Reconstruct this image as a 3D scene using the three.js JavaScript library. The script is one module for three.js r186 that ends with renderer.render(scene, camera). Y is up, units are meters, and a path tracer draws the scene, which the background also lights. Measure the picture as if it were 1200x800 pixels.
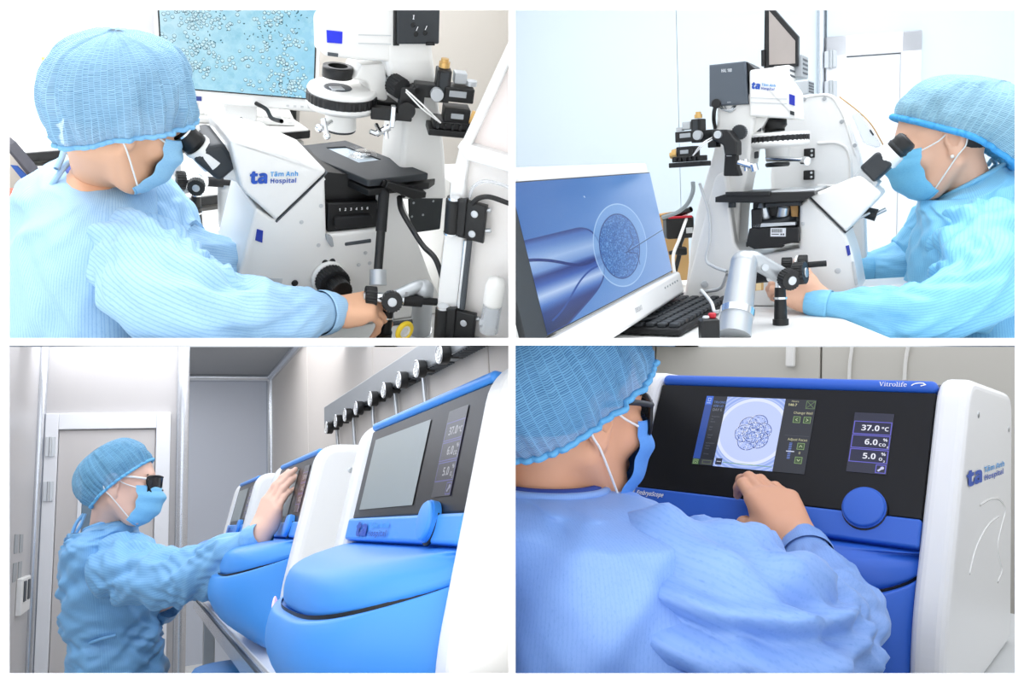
import * as THREE from 'three';
import { RoundedBoxGeometry } from 'three/addons/geometries/RoundedBoxGeometry.js';
import { mergeGeometries, mergeVertices } from 'three/addons/utils/BufferGeometryUtils.js';
import { RectAreaLightUniformsLib } from 'three/addons/lights/RectAreaLightUniformsLib.js';
import { ImprovedNoise } from 'three/addons/math/ImprovedNoise.js';

// ---------------------------------------------------------------- camera, surroundings, lamps, exposure
const CY = 2.2, FOCAL = 1000;                       // eye height in metres, focal length in pixels of a 1200 x 800 frame
const scene = new THREE.Scene();
const camera = new THREE.PerspectiveCamera(2 * Math.atan(400 / FOCAL) * 180 / Math.PI, 1.5, 0.05, 40);
camera.position.set(0, CY, 0);
camera.lookAt(0, CY, -1);
const renderer = new THREE.WebGLRenderer({ antialias: true });
renderer.toneMapping = THREE.LinearToneMapping;
renderer.toneMappingExposure = 1.0;
renderer.shadowMap.enabled = true;
scene.background = new THREE.Color(1.9, 1.9, 1.92);   // the bright hall in front of the four rooms
RectAreaLightUniformsLib.init();
function ceilingLamp(x, y, z, w, d, power, label, color = 0xf6f9ff) {
  const g = new THREE.Group(); g.name = numbered('ceiling_light'); g.position.set(x, y, z); scene.add(g);
  g.userData = { label, category: 'ceiling light' };
  part(g, 'frame', merge([box(0, 0, 0, w + .06, .005, .02, 0).translate(0, 0, d / 2 + .02), box(0, 0, 0, w + .06, .005, .02, 0).translate(0, 0, -d / 2 - .02),
    box(w / 2 + .02, 0, 0, .02, .005, d + .06, 0), box(-w / 2 - .02, 0, 0, .02, .005, d + .06, 0)]), M.steel);
  part(g, 'light_panel', box(0, 0, 0, w, .005, d, 0), new THREE.MeshStandardMaterial({ color: 0xffffff, emissive: color, emissiveIntensity: .35 }));
  const l = new THREE.RectAreaLight(color, power, w, d); l.name = 'panel_lamp';
  l.position.set(0, -.0035, 0); l.rotation.x = -Math.PI / 2; l.castShadow = true; g.add(l);
  return g;
}
const LAMPS = [   // x, y, z, width, depth, power, label
  [-1.1, CY + 1.75, -1.7, 1.9, 1.6, 3.95, 'square LED ceiling panel over the microscope room on the left'],
  [1.1, CY + 1.75, -1.7, 1.9, 1.6, 3.7, 'square LED ceiling panel over the microscope room on the right'],
  [-1.2, CY - .003, -2.3, 2.1, 2.8, 1.15, 'square LED ceiling panel over the row of incubators'],
  [-1.5, CY - .003, -5.1, 2.6, 2.0, 2.7, 'square LED ceiling panel before the white door'],
  [1.3, CY - .003, -2.0, 2.2, 2.2, .7, 'square LED ceiling panel over the single large incubator'],
];

// ---------------------------------------------------------------- helpers
const V = (x, y, z) => new THREE.Vector3(x, y, z);
let seed = 7;
const rnd = () => { seed = (seed * 1664525 + 1013904223) >>> 0; return seed / 4294967296; };
const noiser = new ImprovedNoise(), N3 = (x, y, z) => noiser.noise(x, y, z);
const sm = (a, b, x) => { const t = Math.min(1, Math.max(0, (x - a) / (b - a))); return t * t * (3 - 2 * t); };
const lerp = (a, b, t) => a + (b - a) * t;
const names = {};
function numbered(n) { names[n] = (names[n] ?? -1) + 1; return names[n] ? n + '_' + String(names[n]).padStart(3, '0') : n; }
const at = (x, y, d) => V((x - 600) / FOCAL * d, CY - (y - 400) / FOCAL * d, -d);
const sight = (x, y) => V((x - 600) / FOCAL, -(y - 400) / FOCAL, -1);
const roomOf = new Map();

class Frame {                                         // a room's or a thing's own axes X, Y, Z in the world
  constructor(origin, X, Y, Z, room) { this.o = origin; this.ax = [X, Y, Z]; this.room = room; this.m = new THREE.Matrix4().makeBasis(X, Y, Z).setPosition(origin); this.inv = this.m.clone().invert(); }
  world(x, y, z) { return (x.isVector3 ? x.clone() : V(x, y, z)).applyMatrix4(this.m); }
  loc(px, py, d) { return at(px, py, d).applyMatrix4(this.inv); }
  on(axis, px, py, c) { const n = this.ax[axis], r = sight(px, py), eye = V(0, CY, 0); const d = (c + n.dot(this.o) - n.dot(eye)) / n.dot(r); return at(px, py, d).applyMatrix4(this.inv); }
  sub(x, y, z, turn = 0) { const c = Math.cos(turn), s = Math.sin(turn), [X, Y, Z] = this.ax; return new Frame(this.world(x, y, z), X.clone().multiplyScalar(c).addScaledVector(Z, -s), Y.clone(), X.clone().multiplyScalar(s).addScaledVector(Z, c), this.room); }
}
function frameFrom(origin, up, fwd, room) {           // X right, Y up, Z back
  const U = up.clone().normalize(), F = fwd.clone().addScaledVector(U, -fwd.dot(U)).normalize(), R = F.clone().cross(U);
  return new Frame(origin, R, U, F.clone().negate(), room);
}
function thing(fr, name, label, category, base = V(0, 0, 0), group, turn = 0) {
  const f = turn ? fr.sub(base.x, base.y, base.z, turn) : new Frame(fr.world(base), ...fr.ax, fr.room);
  const o = new THREE.Group(); o.name = numbered(name); scene.add(o);
  o.position.copy(f.o); o.quaternion.setFromRotationMatrix(f.m);
  o.userData = { label, category }; if (group) o.userData.group = group;
  o.fr = f; roomOf.set(o, fr.room);
  return o;
}
function part(parent, name, geo, mat, label, kind) {
  const m = new THREE.Mesh(geo, mat); m.name = parent === scene ? numbered(name) : name; m.castShadow = m.receiveShadow = true; parent.add(m);
  if (label) m.userData.label = label; if (kind) m.userData.kind = kind;
  return m;
}
function struct(fr, name, geo, mat) {
  const m = new THREE.Mesh(geo, mat); m.name = numbered(name); m.castShadow = m.receiveShadow = true; scene.add(m); m.userData.kind = 'structure';
  if (fr) { m.position.copy(fr.o); m.quaternion.setFromRotationMatrix(fr.m); roomOf.set(m, fr.room); }
  return m;
}
function placed(root, fr, base, turn, label) {        // a copy with its parts
  const f = fr.sub(base.x, base.y, base.z, turn), r = root.clone(); r.name = numbered(root.name.replace(/_\d{3}$/, '')); scene.add(r);
  r.position.copy(f.o); r.quaternion.setFromRotationMatrix(f.m); if (label) r.userData = { ...r.userData, label }; r.fr = f; roomOf.set(r, fr.room); return r;
}
// --- geometry
const plain = (g) => { const n = g.index ? g.toNonIndexed() : g; for (const k of Object.keys(n.attributes)) if (!['position', 'normal', 'uv'].includes(k)) n.deleteAttribute(k); n.clearGroups(); return n; };
const merge = (list) => mergeGeometries(list.map(plain));
function box(x, y, z, w, h, d, r = .003, seg = 2) { const g = r > 0 ? new RoundedBoxGeometry(w, h, d, seg, Math.min(r, w / 2.01, h / 2.01, d / 2.01)) : new THREE.BoxGeometry(w, h, d); return g.translate(x, y, z); }
const YUP = V(0, 1, 0);
function orient(g, p, dir) { g.applyQuaternion(new THREE.Quaternion().setFromUnitVectors(YUP, dir.clone().normalize())); return g.translate(p.x, p.y, p.z); }
function cyl(a, b, r0, r1 = r0, seg = 24) { const d = b.clone().sub(a), l = d.length(); return orient(new THREE.CylinderGeometry(r1, r0, l, seg, 1), a.clone().addScaledVector(d, .5), d); }
function lathe(prof, p, dir = YUP, seg = 32) { return orient(new THREE.LatheGeometry(prof.map(([r, y]) => new THREE.Vector2(Math.max(r, 1e-5), y)), seg), p, dir); }
function disc(p, dir, r, h, bev = .0015, seg = 32) { return lathe([[0, 0], [r - bev, 0], [r, bev], [r, h - bev], [r - bev, h], [0, h]], p, dir, seg); }
function knurl(p, dir, r, h, n = 24, depth = .0015) {   // a grip wheel with ribs
  const s = new THREE.Shape(); for (let i = 0; i < n * 4; i++) { const a = i / (n * 4) * Math.PI * 2, q = r - (i % 4 < 2 ? 0 : depth); s[i ? 'lineTo' : 'moveTo'](Math.cos(a) * q, Math.sin(a) * q); }
  const g = new THREE.ExtrudeGeometry(s, { depth: h, bevelEnabled: true, bevelSize: .0012, bevelThickness: .0012, bevelSegments: 1 }); g.rotateX(-Math.PI / 2); return orient(g, p, dir);
}
function tube(pts, r, seg = 60, rs = 10) { return new THREE.TubeGeometry(new THREE.CatmullRomCurve3(pts), seg, r, rs); }
function shapeOf(pts, r = 0) {                         // polygon with rounded corners; pts are [x, y] or [x, y, radius]
  const s = new THREE.Shape(), n = pts.length;
  for (let i = 0; i < n; i++) {
    const p = pts[i], a = pts[(i + n - 1) % n], b = pts[(i + 1) % n], q = Math.min(p[2] ?? r, Math.hypot(a[0] - p[0], a[1] - p[1]) * .49, Math.hypot(b[0] - p[0], b[1] - p[1]) * .49);
    const la = Math.hypot(a[0] - p[0], a[1] - p[1]) || 1, lb = Math.hypot(b[0] - p[0], b[1] - p[1]) || 1;
    const s0 = [p[0] + (a[0] - p[0]) / la * q, p[1] + (a[1] - p[1]) / la * q], s1 = [p[0] + (b[0] - p[0]) / lb * q, p[1] + (b[1] - p[1]) / lb * q];
    s[i ? 'lineTo' : 'moveTo'](...s0); if (q > 0) s.quadraticCurveTo(p[0], p[1], ...s1);
  }
  s.closePath(); return s;
}
function ext(pts, z0, z1, { r = 0, bev = .002, bs = 2, holes = [], cs = 8 } = {}) {   // outline in x, y pushed from z0 to z1
  const s = pts instanceof THREE.Shape ? pts : shapeOf(pts, r); for (const h of holes) s.holes.push(h instanceof THREE.Path ? h : shapeOf(h, 0));
  const b = Math.min(bev, Math.abs(z1 - z0) / 2.05);
  const g = new THREE.ExtrudeGeometry(s, { depth: z1 - z0 - 2 * b, bevelEnabled: b > 0, bevelSize: b, bevelThickness: b, bevelOffset: -b, bevelSegments: bs, curveSegments: cs });
  return g.translate(0, 0, z0 + b);
}
function quad(w, h) { return new THREE.PlaneGeometry(w, h); }
function gridSurface(nu, nv, f, closedU = false, flip = false) {   // f(u, v) -> [Vector3, uvx, uvy]
  const pos = [], uv = [], idx = [];
  for (let j = 0; j <= nv; j++) for (let i = 0; i <= nu; i++) { const [p, a, b] = f(i / nu, j / nv); pos.push(p.x, p.y, p.z); uv.push(a ?? i / nu, b ?? j / nv); }
  const W = nu + 1;
  for (let j = 0; j < nv; j++) for (let i = 0; i < nu; i++) { const a = j * W + i, b = a + 1, c = a + W, d = c + 1; flip ? idx.push(a, c, b, b, c, d) : idx.push(a, b, c, b, d, c); }
  const g = new THREE.BufferGeometry(); g.setAttribute('position', new THREE.Float32BufferAttribute(pos, 3)); g.setAttribute('uv', new THREE.Float32BufferAttribute(uv, 2)); g.setIndex(idx); g.computeVertexNormals();
  if (closedU) { const n = g.attributes.normal; for (let j = 0; j <= nv; j++) { const a = j * W, b = a + nu, s = V(n.getX(a) + n.getX(b), n.getY(a) + n.getY(b), n.getZ(a) + n.getZ(b)).normalize(); n.setXYZ(a, s.x, s.y, s.z); n.setXYZ(b, s.x, s.y, s.z); } }
  return g;
}
// --- materials
const std = (color, roughness = .5, more = {}) => new THREE.MeshStandardMaterial({ color, roughness, ...more });
const phys = (color, roughness = .5, more = {}) => new THREE.MeshPhysicalMaterial({ color, roughness, ...more });
function canvasTex(w, h, draw, { srgb = true, repeat } = {}) {
  const c = document.createElement('canvas'); c.width = w; c.height = h; const g = c.getContext('2d'); draw(g, w, h);
  const t = new THREE.CanvasTexture(c); if (srgb) t.colorSpace = THREE.SRGBColorSpace; t.magFilter = THREE.LinearFilter;
  if (repeat) { t.wrapS = t.wrapT = THREE.RepeatWrapping; t.repeat.set(...repeat); } return t;
}
function grainTex(n, f) { const d = new Uint8Array(n * n * 4); for (let y = 0; y < n; y++) for (let x = 0; x < n; x++) { const v = Math.round(255 * Math.min(1, Math.max(0, f(x / n, y / n)))); d.set([v, v, v, 255], (y * n + x) * 4); } const t = new THREE.DataTexture(d, n, n); t.magFilter = THREE.LinearFilter; t.wrapS = t.wrapT = THREE.RepeatWrapping; t.needsUpdate = true; return t; }
const fine = grainTex(128, () => .35 + .3 * rnd());
const mottle = grainTex(256, (x, y) => { let s = 0; for (let k = 0, a = 1, q = 4; k < 4; k++, a *= .55, q *= 2) { const X = x * q, Y = y * q; const w = (u, v) => N3(u, v, k * 9.1); s += a * lerp(lerp(w(X, Y), w(X - q, Y), x), lerp(w(X, Y - q), w(X - q, Y - q), x), y); } return .5 + .4 * s; });
const M = {
  shell: std(0xf2f2f0, .8),
  trim: std(0xffffff, .6),
  steel: std(0xc9cdd0, .28, { metalness: .9 }),
  brushed: std(0xb9bdc0, .42, { metalness: .85 }),
  chrome: std(0xe6e8ea, .12, { metalness: 1 }),
  black: std(0x0b0b0c, .42), blackSoft: std(0x131315, .7), blackGloss: std(0x08080a, .15), charcoal: std(0x2b2f33, .5), darkGrey: std(0x4a4f54, .5),
  white: std(0xf2f1ee, .38, { bumpMap: fine, bumpScale: .00005 }), whiteMatt: std(0xefeeea, .6), whiteGloss: phys(0xf4f4f2, .25, { clearcoat: .5, clearcoatRoughness: .2 }),
  grey: std(0xa9adb0, .5), lightGrey: std(0xd2d4d4, .5), silver: std(0xbfc3c6, .38, { metalness: .55 }),
  navy: std(0x2036a0, .45), brass: std(0xd0a96a, .3, { metalness: .8 }), red: std(0xc3172b, .4), yellow: std(0xf2cf2c, .45), cream: std(0xe9cf9d, .6), cardboard: std(0xcda46b, .8),
  glass: phys(0xffffff, .05, { transmission: 1, thickness: 0, ior: 1.45 }), plastic: phys(0xf4f6f8, .15, { transmission: .75, thickness: 0 }),
};
// ---------------------------------------------------------------- the building: four rooms behind one front wall with four openings
const ZF = -.8, ZB = -8, XS = 3.4, YT = CY + 2.2, YB = 0;
{
  const k = -ZF / FOCAL;                                // metres per pixel in the plane of the front wall
  const X = (p) => (p - 600) * k, Y = (p) => CY - (p - 400) * k;
  const outer = shapeOf([[-XS, YB], [XS, YB], [XS, YT], [-XS, YT]]);
  for (const [x0, x1, y0, y1] of [[9, 596, 10.5, 396], [604, 1191.5, 10.5, 396], [9, 596, 404.5, 790], [604, 1191.5, 404.5, 790]])
    outer.holes.push(new THREE.Path([new THREE.Vector2(X(x0), Y(y0)), new THREE.Vector2(X(x1), Y(y0)), new THREE.Vector2(X(x1), Y(y1)), new THREE.Vector2(X(x0), Y(y1))]));
  struct(null, 'wall_front', new THREE.ExtrudeGeometry(outer, { depth: .003, bevelEnabled: false }).translate(0, 0, ZF - .003), M.trim);
  struct(null, 'wall_partition', box(0, (YT + YB) / 2, (ZF + ZB) / 2 - .002, .005, YT - YB, ZF - ZB, 0), M.shell);
  struct(null, 'floor_upper', box(0, CY, (ZF + ZB) / 2 - .002, XS * 2, .005, ZF - ZB, 0), M.shell);
  struct(null, 'floor', box(0, YB - .05, (ZF + ZB) / 2, XS * 2 + .2, .1, ZF - ZB, 0), M.shell);
  struct(null, 'ceiling', box(0, YT + .05, (ZF + ZB) / 2, XS * 2 + .2, .1, ZF - ZB, 0), M.shell);
  struct(null, 'wall_left', box(-XS - .05, (YT + YB) / 2, (ZF + ZB) / 2, .1, YT - YB, ZF - ZB, 0), M.shell);
  struct(null, 'wall_right', box(XS + .05, (YT + YB) / 2, (ZF + ZB) / 2, .1, YT - YB, ZF - ZB, 0), M.shell);
  struct(null, 'wall_back', box(0, (YT + YB) / 2, ZB - .05, XS * 2 + .2, YT - YB + .2, .1, 0), M.shell);
  for (const [x, y, z, w, d, p, label] of LAMPS) ceilingLamp(x, y, z, w, d, p, label);
}
// axes of the four rooms (each stands a little turned to the others)
const R1 = frameFrom(at(268, 278, 1.93), V(.18, 1, .6), V(0, 0, -1), 1);
const R2 = frameFrom(at(826, 345, 2.1), V(-.063, 1, .19), V(0, 0, -1), 2);
const R3 = frameFrom(V(0, CY, 0), V(-.0586, 1, -.195), V(-.44, -.221, -1), 3);
const R4 = (() => { const a = 52 * Math.PI / 180, U = V(.035, 1, -.05).normalize(), X = V(Math.sin(a), 0, Math.cos(a)); X.addScaledVector(U, -X.dot(U)).normalize(); return new Frame(at(1100, 445, 1.4), X, U, X.clone().cross(U), 4); })();

// cut what would pass through a partition, the floor between the storeys or the front wall flush with it
function finish() {
  scene.updateMatrixWorld(true);
  const eps = .0027;
  for (const [root, room] of roomOf) {
    const planes = [[0, room % 2 ? -1 : 1, -eps, 0], [1, room < 3 ? 1 : -1, 0, 0], [2, -1, 0, 0]]
      .map(([axis, s]) => axis === 0 ? { axis, s, c: s * eps } : axis === 1 ? { axis, s, c: CY + s * eps } : { axis, s: -1, c: ZF - .003 });
    root.traverse((m) => {
      if (!m.isMesh) return;
      const P = m.geometry.attributes.position, v = V(0, 0, 0), bad = new Set();
      for (let i = 0; i < P.count; i++) { v.fromBufferAttribute(P, i).applyMatrix4(m.matrixWorld); const c = [v.x, v.y, v.z]; planes.forEach((q, k) => { if ((c[q.axis] - q.c) * q.s < 0) bad.add(k); }); }
      if (!bad.size) return;
      let g = m.geometry.index ? m.geometry.toNonIndexed() : m.geometry.clone();
      const inv = m.matrixWorld.clone().invert();
      for (const k of bad) g = clip(g, m.matrixWorld, inv, planes[k]);
      m.geometry = g;
    });
  }
}
function clip(g, mw, inv, { axis, s, c }) {
  const keys = ['position', 'normal', 'uv'].filter((k) => g.attributes[k]), size = { position: 3, normal: 3, uv: 2 }, out = { position: [], normal: [], uv: [] }, A = g.attributes, v = V(0, 0, 0);
  const read = (i) => { const o = {}; for (const k of keys) o[k] = Array.from(A[k].array.slice(i * size[k], i * size[k] + size[k])); v.fromArray(o.position).applyMatrix4(mw); o.d = (v.getComponent(axis) - c) * s; return o; };
  const mixed = (a, b) => { const t = a.d / (a.d - b.d), o = { d: 0 }; for (const k of keys) o[k] = a[k].map((x, i) => x + (b[k][i] - x) * t); return o; };
  for (let i = 0; i < A.position.count; i += 3) {
    const tri = [read(i), read(i + 1), read(i + 2)], poly = [];
    for (let j = 0; j < 3; j++) { const a = tri[j], b = tri[(j + 1) % 3]; if (a.d >= 0) poly.push(a); if ((a.d >= 0) !== (b.d >= 0)) poly.push(mixed(a, b)); }
    for (let j = 2; j < poly.length; j++) for (const p of [poly[0], poly[j - 1], poly[j]]) for (const k of keys) out[k].push(...p[k]);
  }
  const n = new THREE.BufferGeometry(); for (const k of keys) n.setAttribute(k, new THREE.Float32BufferAttribute(out[k].length ? out[k] : new Array(size[k] * 3).fill(0), size[k]));
  return n;
}
// ---------------------------------------------------------------- print: lettering and screens
function hospitalLogo(g, x, y, h) {      // "ta" mark and two lines, h = cap height of the mark
  g.textBaseline = 'alphabetic'; g.textAlign = 'left';
  g.font = `bold ${h * 1.32}px sans-serif`; g.fillStyle = '#1c4fb4'; g.lineWidth = h * .09; g.strokeStyle = '#1c4fb4'; g.lineJoin = 'round';
  g.save(); g.translate(x, y); g.scale(1.02, 1); g.fillText('ta', 0, 0); g.strokeText('ta', 0, 0); const w = g.measureText('ta').width * 1.02 + h * .14; g.restore();
  g.font = `bold ${h * .5}px sans-serif`; g.fillStyle = '#3aa0e4'; g.fillText('Tâm Anh', x + w, y - h * .5);
  g.fillStyle = '#1c4fb4'; g.fillText('Hospital', x + w, y + h * .02);
}
const logoTex = canvasTex(512, 192, (g) => { g.clearRect(0, 0, 512, 192); hospitalLogo(g, 14, 146, 118); });
const printMat = (t, rough = .5) => std(0xffffff, rough, { map: t, transparent: true, polygonOffset: true, polygonOffsetFactor: -1 });
const logoMat = printMat(logoTex, .45);
function textTex(lines, w, h, { color = '#fff', font = 'bold', bg, align = 'center' } = {}) {
  return canvasTex(w, h, (g) => { g.clearRect(0, 0, w, h); if (bg) { g.fillStyle = bg; g.fillRect(0, 0, w, h); } g.fillStyle = color; g.textAlign = align; g.textBaseline = 'middle';
    for (const [t, x, y, s, c] of lines) { g.font = `${font} ${s}px sans-serif`; if (c) g.fillStyle = c; g.fillText(t, x, y); } });
}
const screenMat = (t, k = .9) => new THREE.MeshStandardMaterial({ color: 0x050506, roughness: .25, emissive: 0xffffff, emissiveMap: t, emissiveIntensity: k });

const cellsTex = canvasTex(1024, 640, (g, w, h) => {      // picture on the monitor: a smear of small round cells
  const q = g.createLinearGradient(0, 0, w, h); q.addColorStop(0, '#cdf0fb'); q.addColorStop(.5, '#a9dff4'); q.addColorStop(1, '#8fd0ee'); g.fillStyle = q; g.fillRect(0, 0, w, h);
  for (let i = 0; i < 700; i++) { g.fillStyle = `rgba(${rnd() < .5 ? '120,190,215' : '215,244,252'},.12)`; g.beginPath(); g.arc(rnd() * w, rnd() * h, 6 + rnd() * 30, 0, 7); g.fill(); }
  const c = []; for (let i = 0; i < 60; i++) c.push([rnd() * w, rnd() * h]);
  for (let i = 0; i < 560; i++) {
    const k = c[i % 60]; const x = k[0] + (rnd() - .5) * 150, y = k[1] + (rnd() - .5) * 120, r = 9.5 + rnd() * 3;
    if (i % 5 === 0) { g.fillStyle = '#2f6478'; g.beginPath(); g.ellipse(x, y, 5 + rnd() * 4, 2.5 + rnd() * 2, rnd() * 3, 0, 7); g.fill(); continue; }
    g.fillStyle = 'rgba(215,246,255,.75)'; g.beginPath(); g.arc(x, y, r, 0, 7); g.fill();
    g.strokeStyle = '#4d7f92'; g.lineWidth = 2; g.stroke(); g.strokeStyle = '#23485a'; g.lineWidth = 3; g.beginPath(); g.arc(x, y, r, .4, 2.6); g.stroke();
  }
});
const eggTex = canvasTex(1024, 700, (g, w, h) => {         // picture on the monitor: an egg held by a pipette and pierced by a needle
  const q = g.createLinearGradient(0, 0, w, h); q.addColorStop(0, '#2b62ae'); q.addColorStop(.45, '#5488cc'); q.addColorStop(1, '#7ba2da'); g.fillStyle = q; g.fillRect(0, 0, w, h);
  g.save(); g.beginPath(); g.moveTo(-10, 265); g.lineTo(300, 262); g.bezierCurveTo(400, 268, 430, 330, 430, 420); g.bezierCurveTo(430, 560, 380, 590, 260, 640); g.lineTo(110, 700); g.lineTo(-10, 700); g.closePath();
  const p = g.createLinearGradient(0, 260, 0, 690); p.addColorStop(0, '#12307c'); p.addColorStop(.06, '#3f6cb8'); p.addColorStop(.25, '#9dbce8'); p.addColorStop(.36, '#6f95d2'); p.addColorStop(.42, '#16327f'); p.addColorStop(.5, '#2d57ad'); p.addColorStop(.62, '#b6cdf0'); p.addColorStop(.72, '#4a74c0'); p.addColorStop(.8, '#14307c'); p.addColorStop(1, '#0a1c58');
  g.fillStyle = p; g.fill(); g.strokeStyle = '#173a86'; g.lineWidth = 9; g.stroke(); g.clip();
  g.strokeStyle = '#122c78'; g.lineWidth = 14; g.beginPath(); g.moveTo(-10, 350); g.bezierCurveTo(160, 380, 220, 462, 330, 452); g.lineTo(440, 440); g.stroke();
  g.strokeStyle = '#1d469a'; g.lineWidth = 10; g.beginPath(); g.moveTo(40, 650); g.bezierCurveTo(160, 620, 200, 520, 330, 490); g.lineTo(440, 478); g.stroke();
  g.restore();
  const e = (x, y, a, b, r) => { g.beginPath(); g.ellipse(x, y, a, b, r, 0, 7); };
  e(600, 415, 222, 245, .25); g.fillStyle = 'rgba(120,165,222,.75)'; g.fill(); g.strokeStyle = 'rgba(175,208,242,.8)'; g.lineWidth = 7; g.stroke();
  e(585, 420, 166, 190, .2); g.fillStyle = '#4478bd'; g.fill(); g.save(); g.clip();
  for (let i = 0; i < 5200; i++) { const a = rnd() * 7, r = Math.sqrt(rnd()); const x = 585 + Math.cos(a) * r * 168, y = 420 + Math.sin(a) * r * 192; const dk = Math.hypot(x - 570, y - 440) < 110; g.fillStyle = ['#2c5fa8', '#7fb0e2', '#386dba', '#1f4c92'][(i + (dk ? 2 : 0)) % 4]; g.globalAlpha = .5; g.beginPath(); g.arc(x, y, 2 + rnd() * 3, 0, 7); g.fill(); }
  g.globalAlpha = 1; g.restore(); e(585, 420, 166, 190, .2); g.strokeStyle = '#1a4187'; g.lineWidth = 7; g.stroke();
  g.strokeStyle = '#1b3f80'; g.lineWidth = 6; g.beginPath(); g.moveTo(612, 470); g.lineTo(1024, 405); g.stroke(); g.strokeStyle = '#8fb6e6'; g.lineWidth = 2; g.beginPath(); g.moveTo(640, 459); g.lineTo(1024, 398); g.stroke();
  g.strokeStyle = '#1a3e80'; g.lineWidth = 5; g.beginPath(); g.moveTo(690, 345); g.lineTo(700, 420); g.lineTo(630, 468); g.lineTo(714, 500); g.lineTo(712, 570); g.stroke();
  g.strokeStyle = '#e8f3ff'; g.lineWidth = 4; g.beginPath(); g.moveTo(395, 98); g.lineTo(402, 108); g.stroke();
});
const embryoTex = canvasTex(1024, 700, (g, w, h) => {       // touch screen of the incubator
  g.fillStyle = '#22252e'; g.fillRect(0, 0, w, h);
  g.fillStyle = '#2c4d9e'; g.fillRect(0, 0, 70, h); g.fillStyle = '#3b6bd8'; g.fillRect(0, 0, 70, 90); g.fillStyle = '#c7d6f5'; g.font = 'bold 20px sans-serif'; g.fillText('info', 14, 78); g.strokeStyle = '#c7d6f5'; g.lineWidth = 4; g.strokeRect(24, 22, 24, 30);
  g.fillStyle = '#2f4733'; g.fillRect(0, 640, 70, 60); g.strokeStyle = '#9fbb86'; g.strokeRect(12, 650, 42, 40); g.beginPath(); g.arc(33, 670, 11, 0, 7); g.stroke();
  g.font = '30px sans-serif'; g.fillStyle = '#6a8fd8'; g.fillText('TRUONG', 86, 72); g.fillText('KIM LO', 86, 110); g.fillStyle = '#8d939e'; g.font = '36px sans-serif'; g.fillText('DAY 6', 86, 152);
  g.font = '17px sans-serif'; g.fillStyle = '#6d727d'; ['Properties', 'No', 'Name', '', 'Well', 'Sort', '', 'Speed', 'Time', '', 'Annotation', 'Status', 'Value', '', 'Group'].forEach((t, i) => g.fillText(t, 92, 215 + i * 27));
  g.fillStyle = '#3a3d46'; g.fillRect(80, 640, 120, 56); g.strokeStyle = '#6c7a52'; g.strokeRect(100, 652, 80, 32);
  g.save(); g.beginPath(); g.rect(205, 0, 545, 700); g.clip(); g.fillStyle = '#9fb6f2'; g.fillRect(205, 0, 545, 700);
  for (let i = 0; i < 9; i++) { g.strokeStyle = i % 2 ? '#8ba4ea' : '#c3d1fa'; g.lineWidth = 7; g.beginPath(); g.arc(500, 335, 345 + i * 17, 0, 7); g.stroke(); }
  g.fillStyle = '#dfe7ff'; g.beginPath(); g.arc(500, 335, 330, 0, 7); g.fill(); g.fillStyle = '#c2d0fb'; g.beginPath(); g.arc(500, 335, 298, 0, 7); g.fill();
  const cells = [[465, 285, 88], [545, 255, 84], [600, 325, 76], [570, 405, 90], [478, 425, 94], [430, 360, 82], [520, 345, 98]];
  for (const [x, y, r] of cells) { g.fillStyle = 'rgba(176,194,246,.9)'; g.beginPath(); g.arc(x, y, r, 0, 7); g.fill(); g.strokeStyle = '#2a3f94'; g.lineWidth = 6; g.stroke(); g.strokeStyle = '#f4f7ff'; g.lineWidth = 3; g.beginPath(); g.arc(x, y, r + 4, 2.6, 5); g.stroke(); }
  for (let i = 0; i < 950; i++) { const [x, y, r] = cells[i % 7], a = rnd() * 7, q = Math.sqrt(rnd()) * r; g.fillStyle = ['#2d479f', '#f2f6ff', '#5f7cd0', '#ffffff', '#20357f'][i % 5]; g.globalAlpha = .7; g.beginPath(); g.arc(x + Math.cos(a) * q, y + Math.sin(a) * q, 2 + rnd() * 4, 0, 7); g.fill(); } g.globalAlpha = 1;
  g.fillStyle = '#333748'; g.fillRect(222, 620, 60, 62); g.fillStyle = '#cfd6e8'; g.fillRect(232, 648, 40, 6); g.strokeStyle = '#5f9a50'; g.lineWidth = 5; g.beginPath(); g.moveTo(292, 655); g.lineTo(740, 660); g.stroke(); g.restore();
  g.fillStyle = '#d6d3a2'; g.font = '24px sans-serif'; g.fillText('Hours', 806, 28); g.font = 'bold 32px sans-serif'; g.fillText('140.7', 780, 66); g.strokeStyle = '#6f8f55'; g.lineWidth = 4; g.strokeRect(940, 12, 74, 74); g.beginPath(); g.moveTo(946, 18); g.lineTo(1008, 80); g.moveTo(1008, 18); g.lineTo(946, 80); g.stroke();
  const btn = (x, y, s, d) => { g.fillStyle = '#39502f'; g.fillRect(x, y, s, s); g.strokeStyle = '#8fb071'; g.lineWidth = 4; g.strokeRect(x, y, s, s); g.strokeStyle = '#d6e3b8'; g.beginPath(); const m = s / 2; const q = [[.15, 0], [0, .15], [-.15, 0], [0, -.15]][d]; g.moveTo(x + m + (d % 2 ? -.22 * s : q[0] * s), y + m + (d % 2 ? q[1] * -s : -.22 * s)); g.lineTo(x + m - q[0] * s, y + m + q[1] * s); g.lineTo(x + m + (d % 2 ? .22 * s : q[0] * s), y + m + (d % 2 ? q[1] * -s : .22 * s)); g.stroke(); };
  g.font = '30px sans-serif'; g.fillText('Change Well', 842, 142); btn(850, 168, 58, 0); btn(940, 168, 58, 2);
  g.fillStyle = '#4a4d58'; g.fillRect(800, 350, 210, 3); g.fillStyle = '#d6d3a2'; g.fillText('Adjust Focus', 832, 398); btn(925, 418, 58, 3); btn(925, 548, 58, 1); g.fillStyle = '#d6d3a2'; g.fillText('0', 945, 520);
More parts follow.
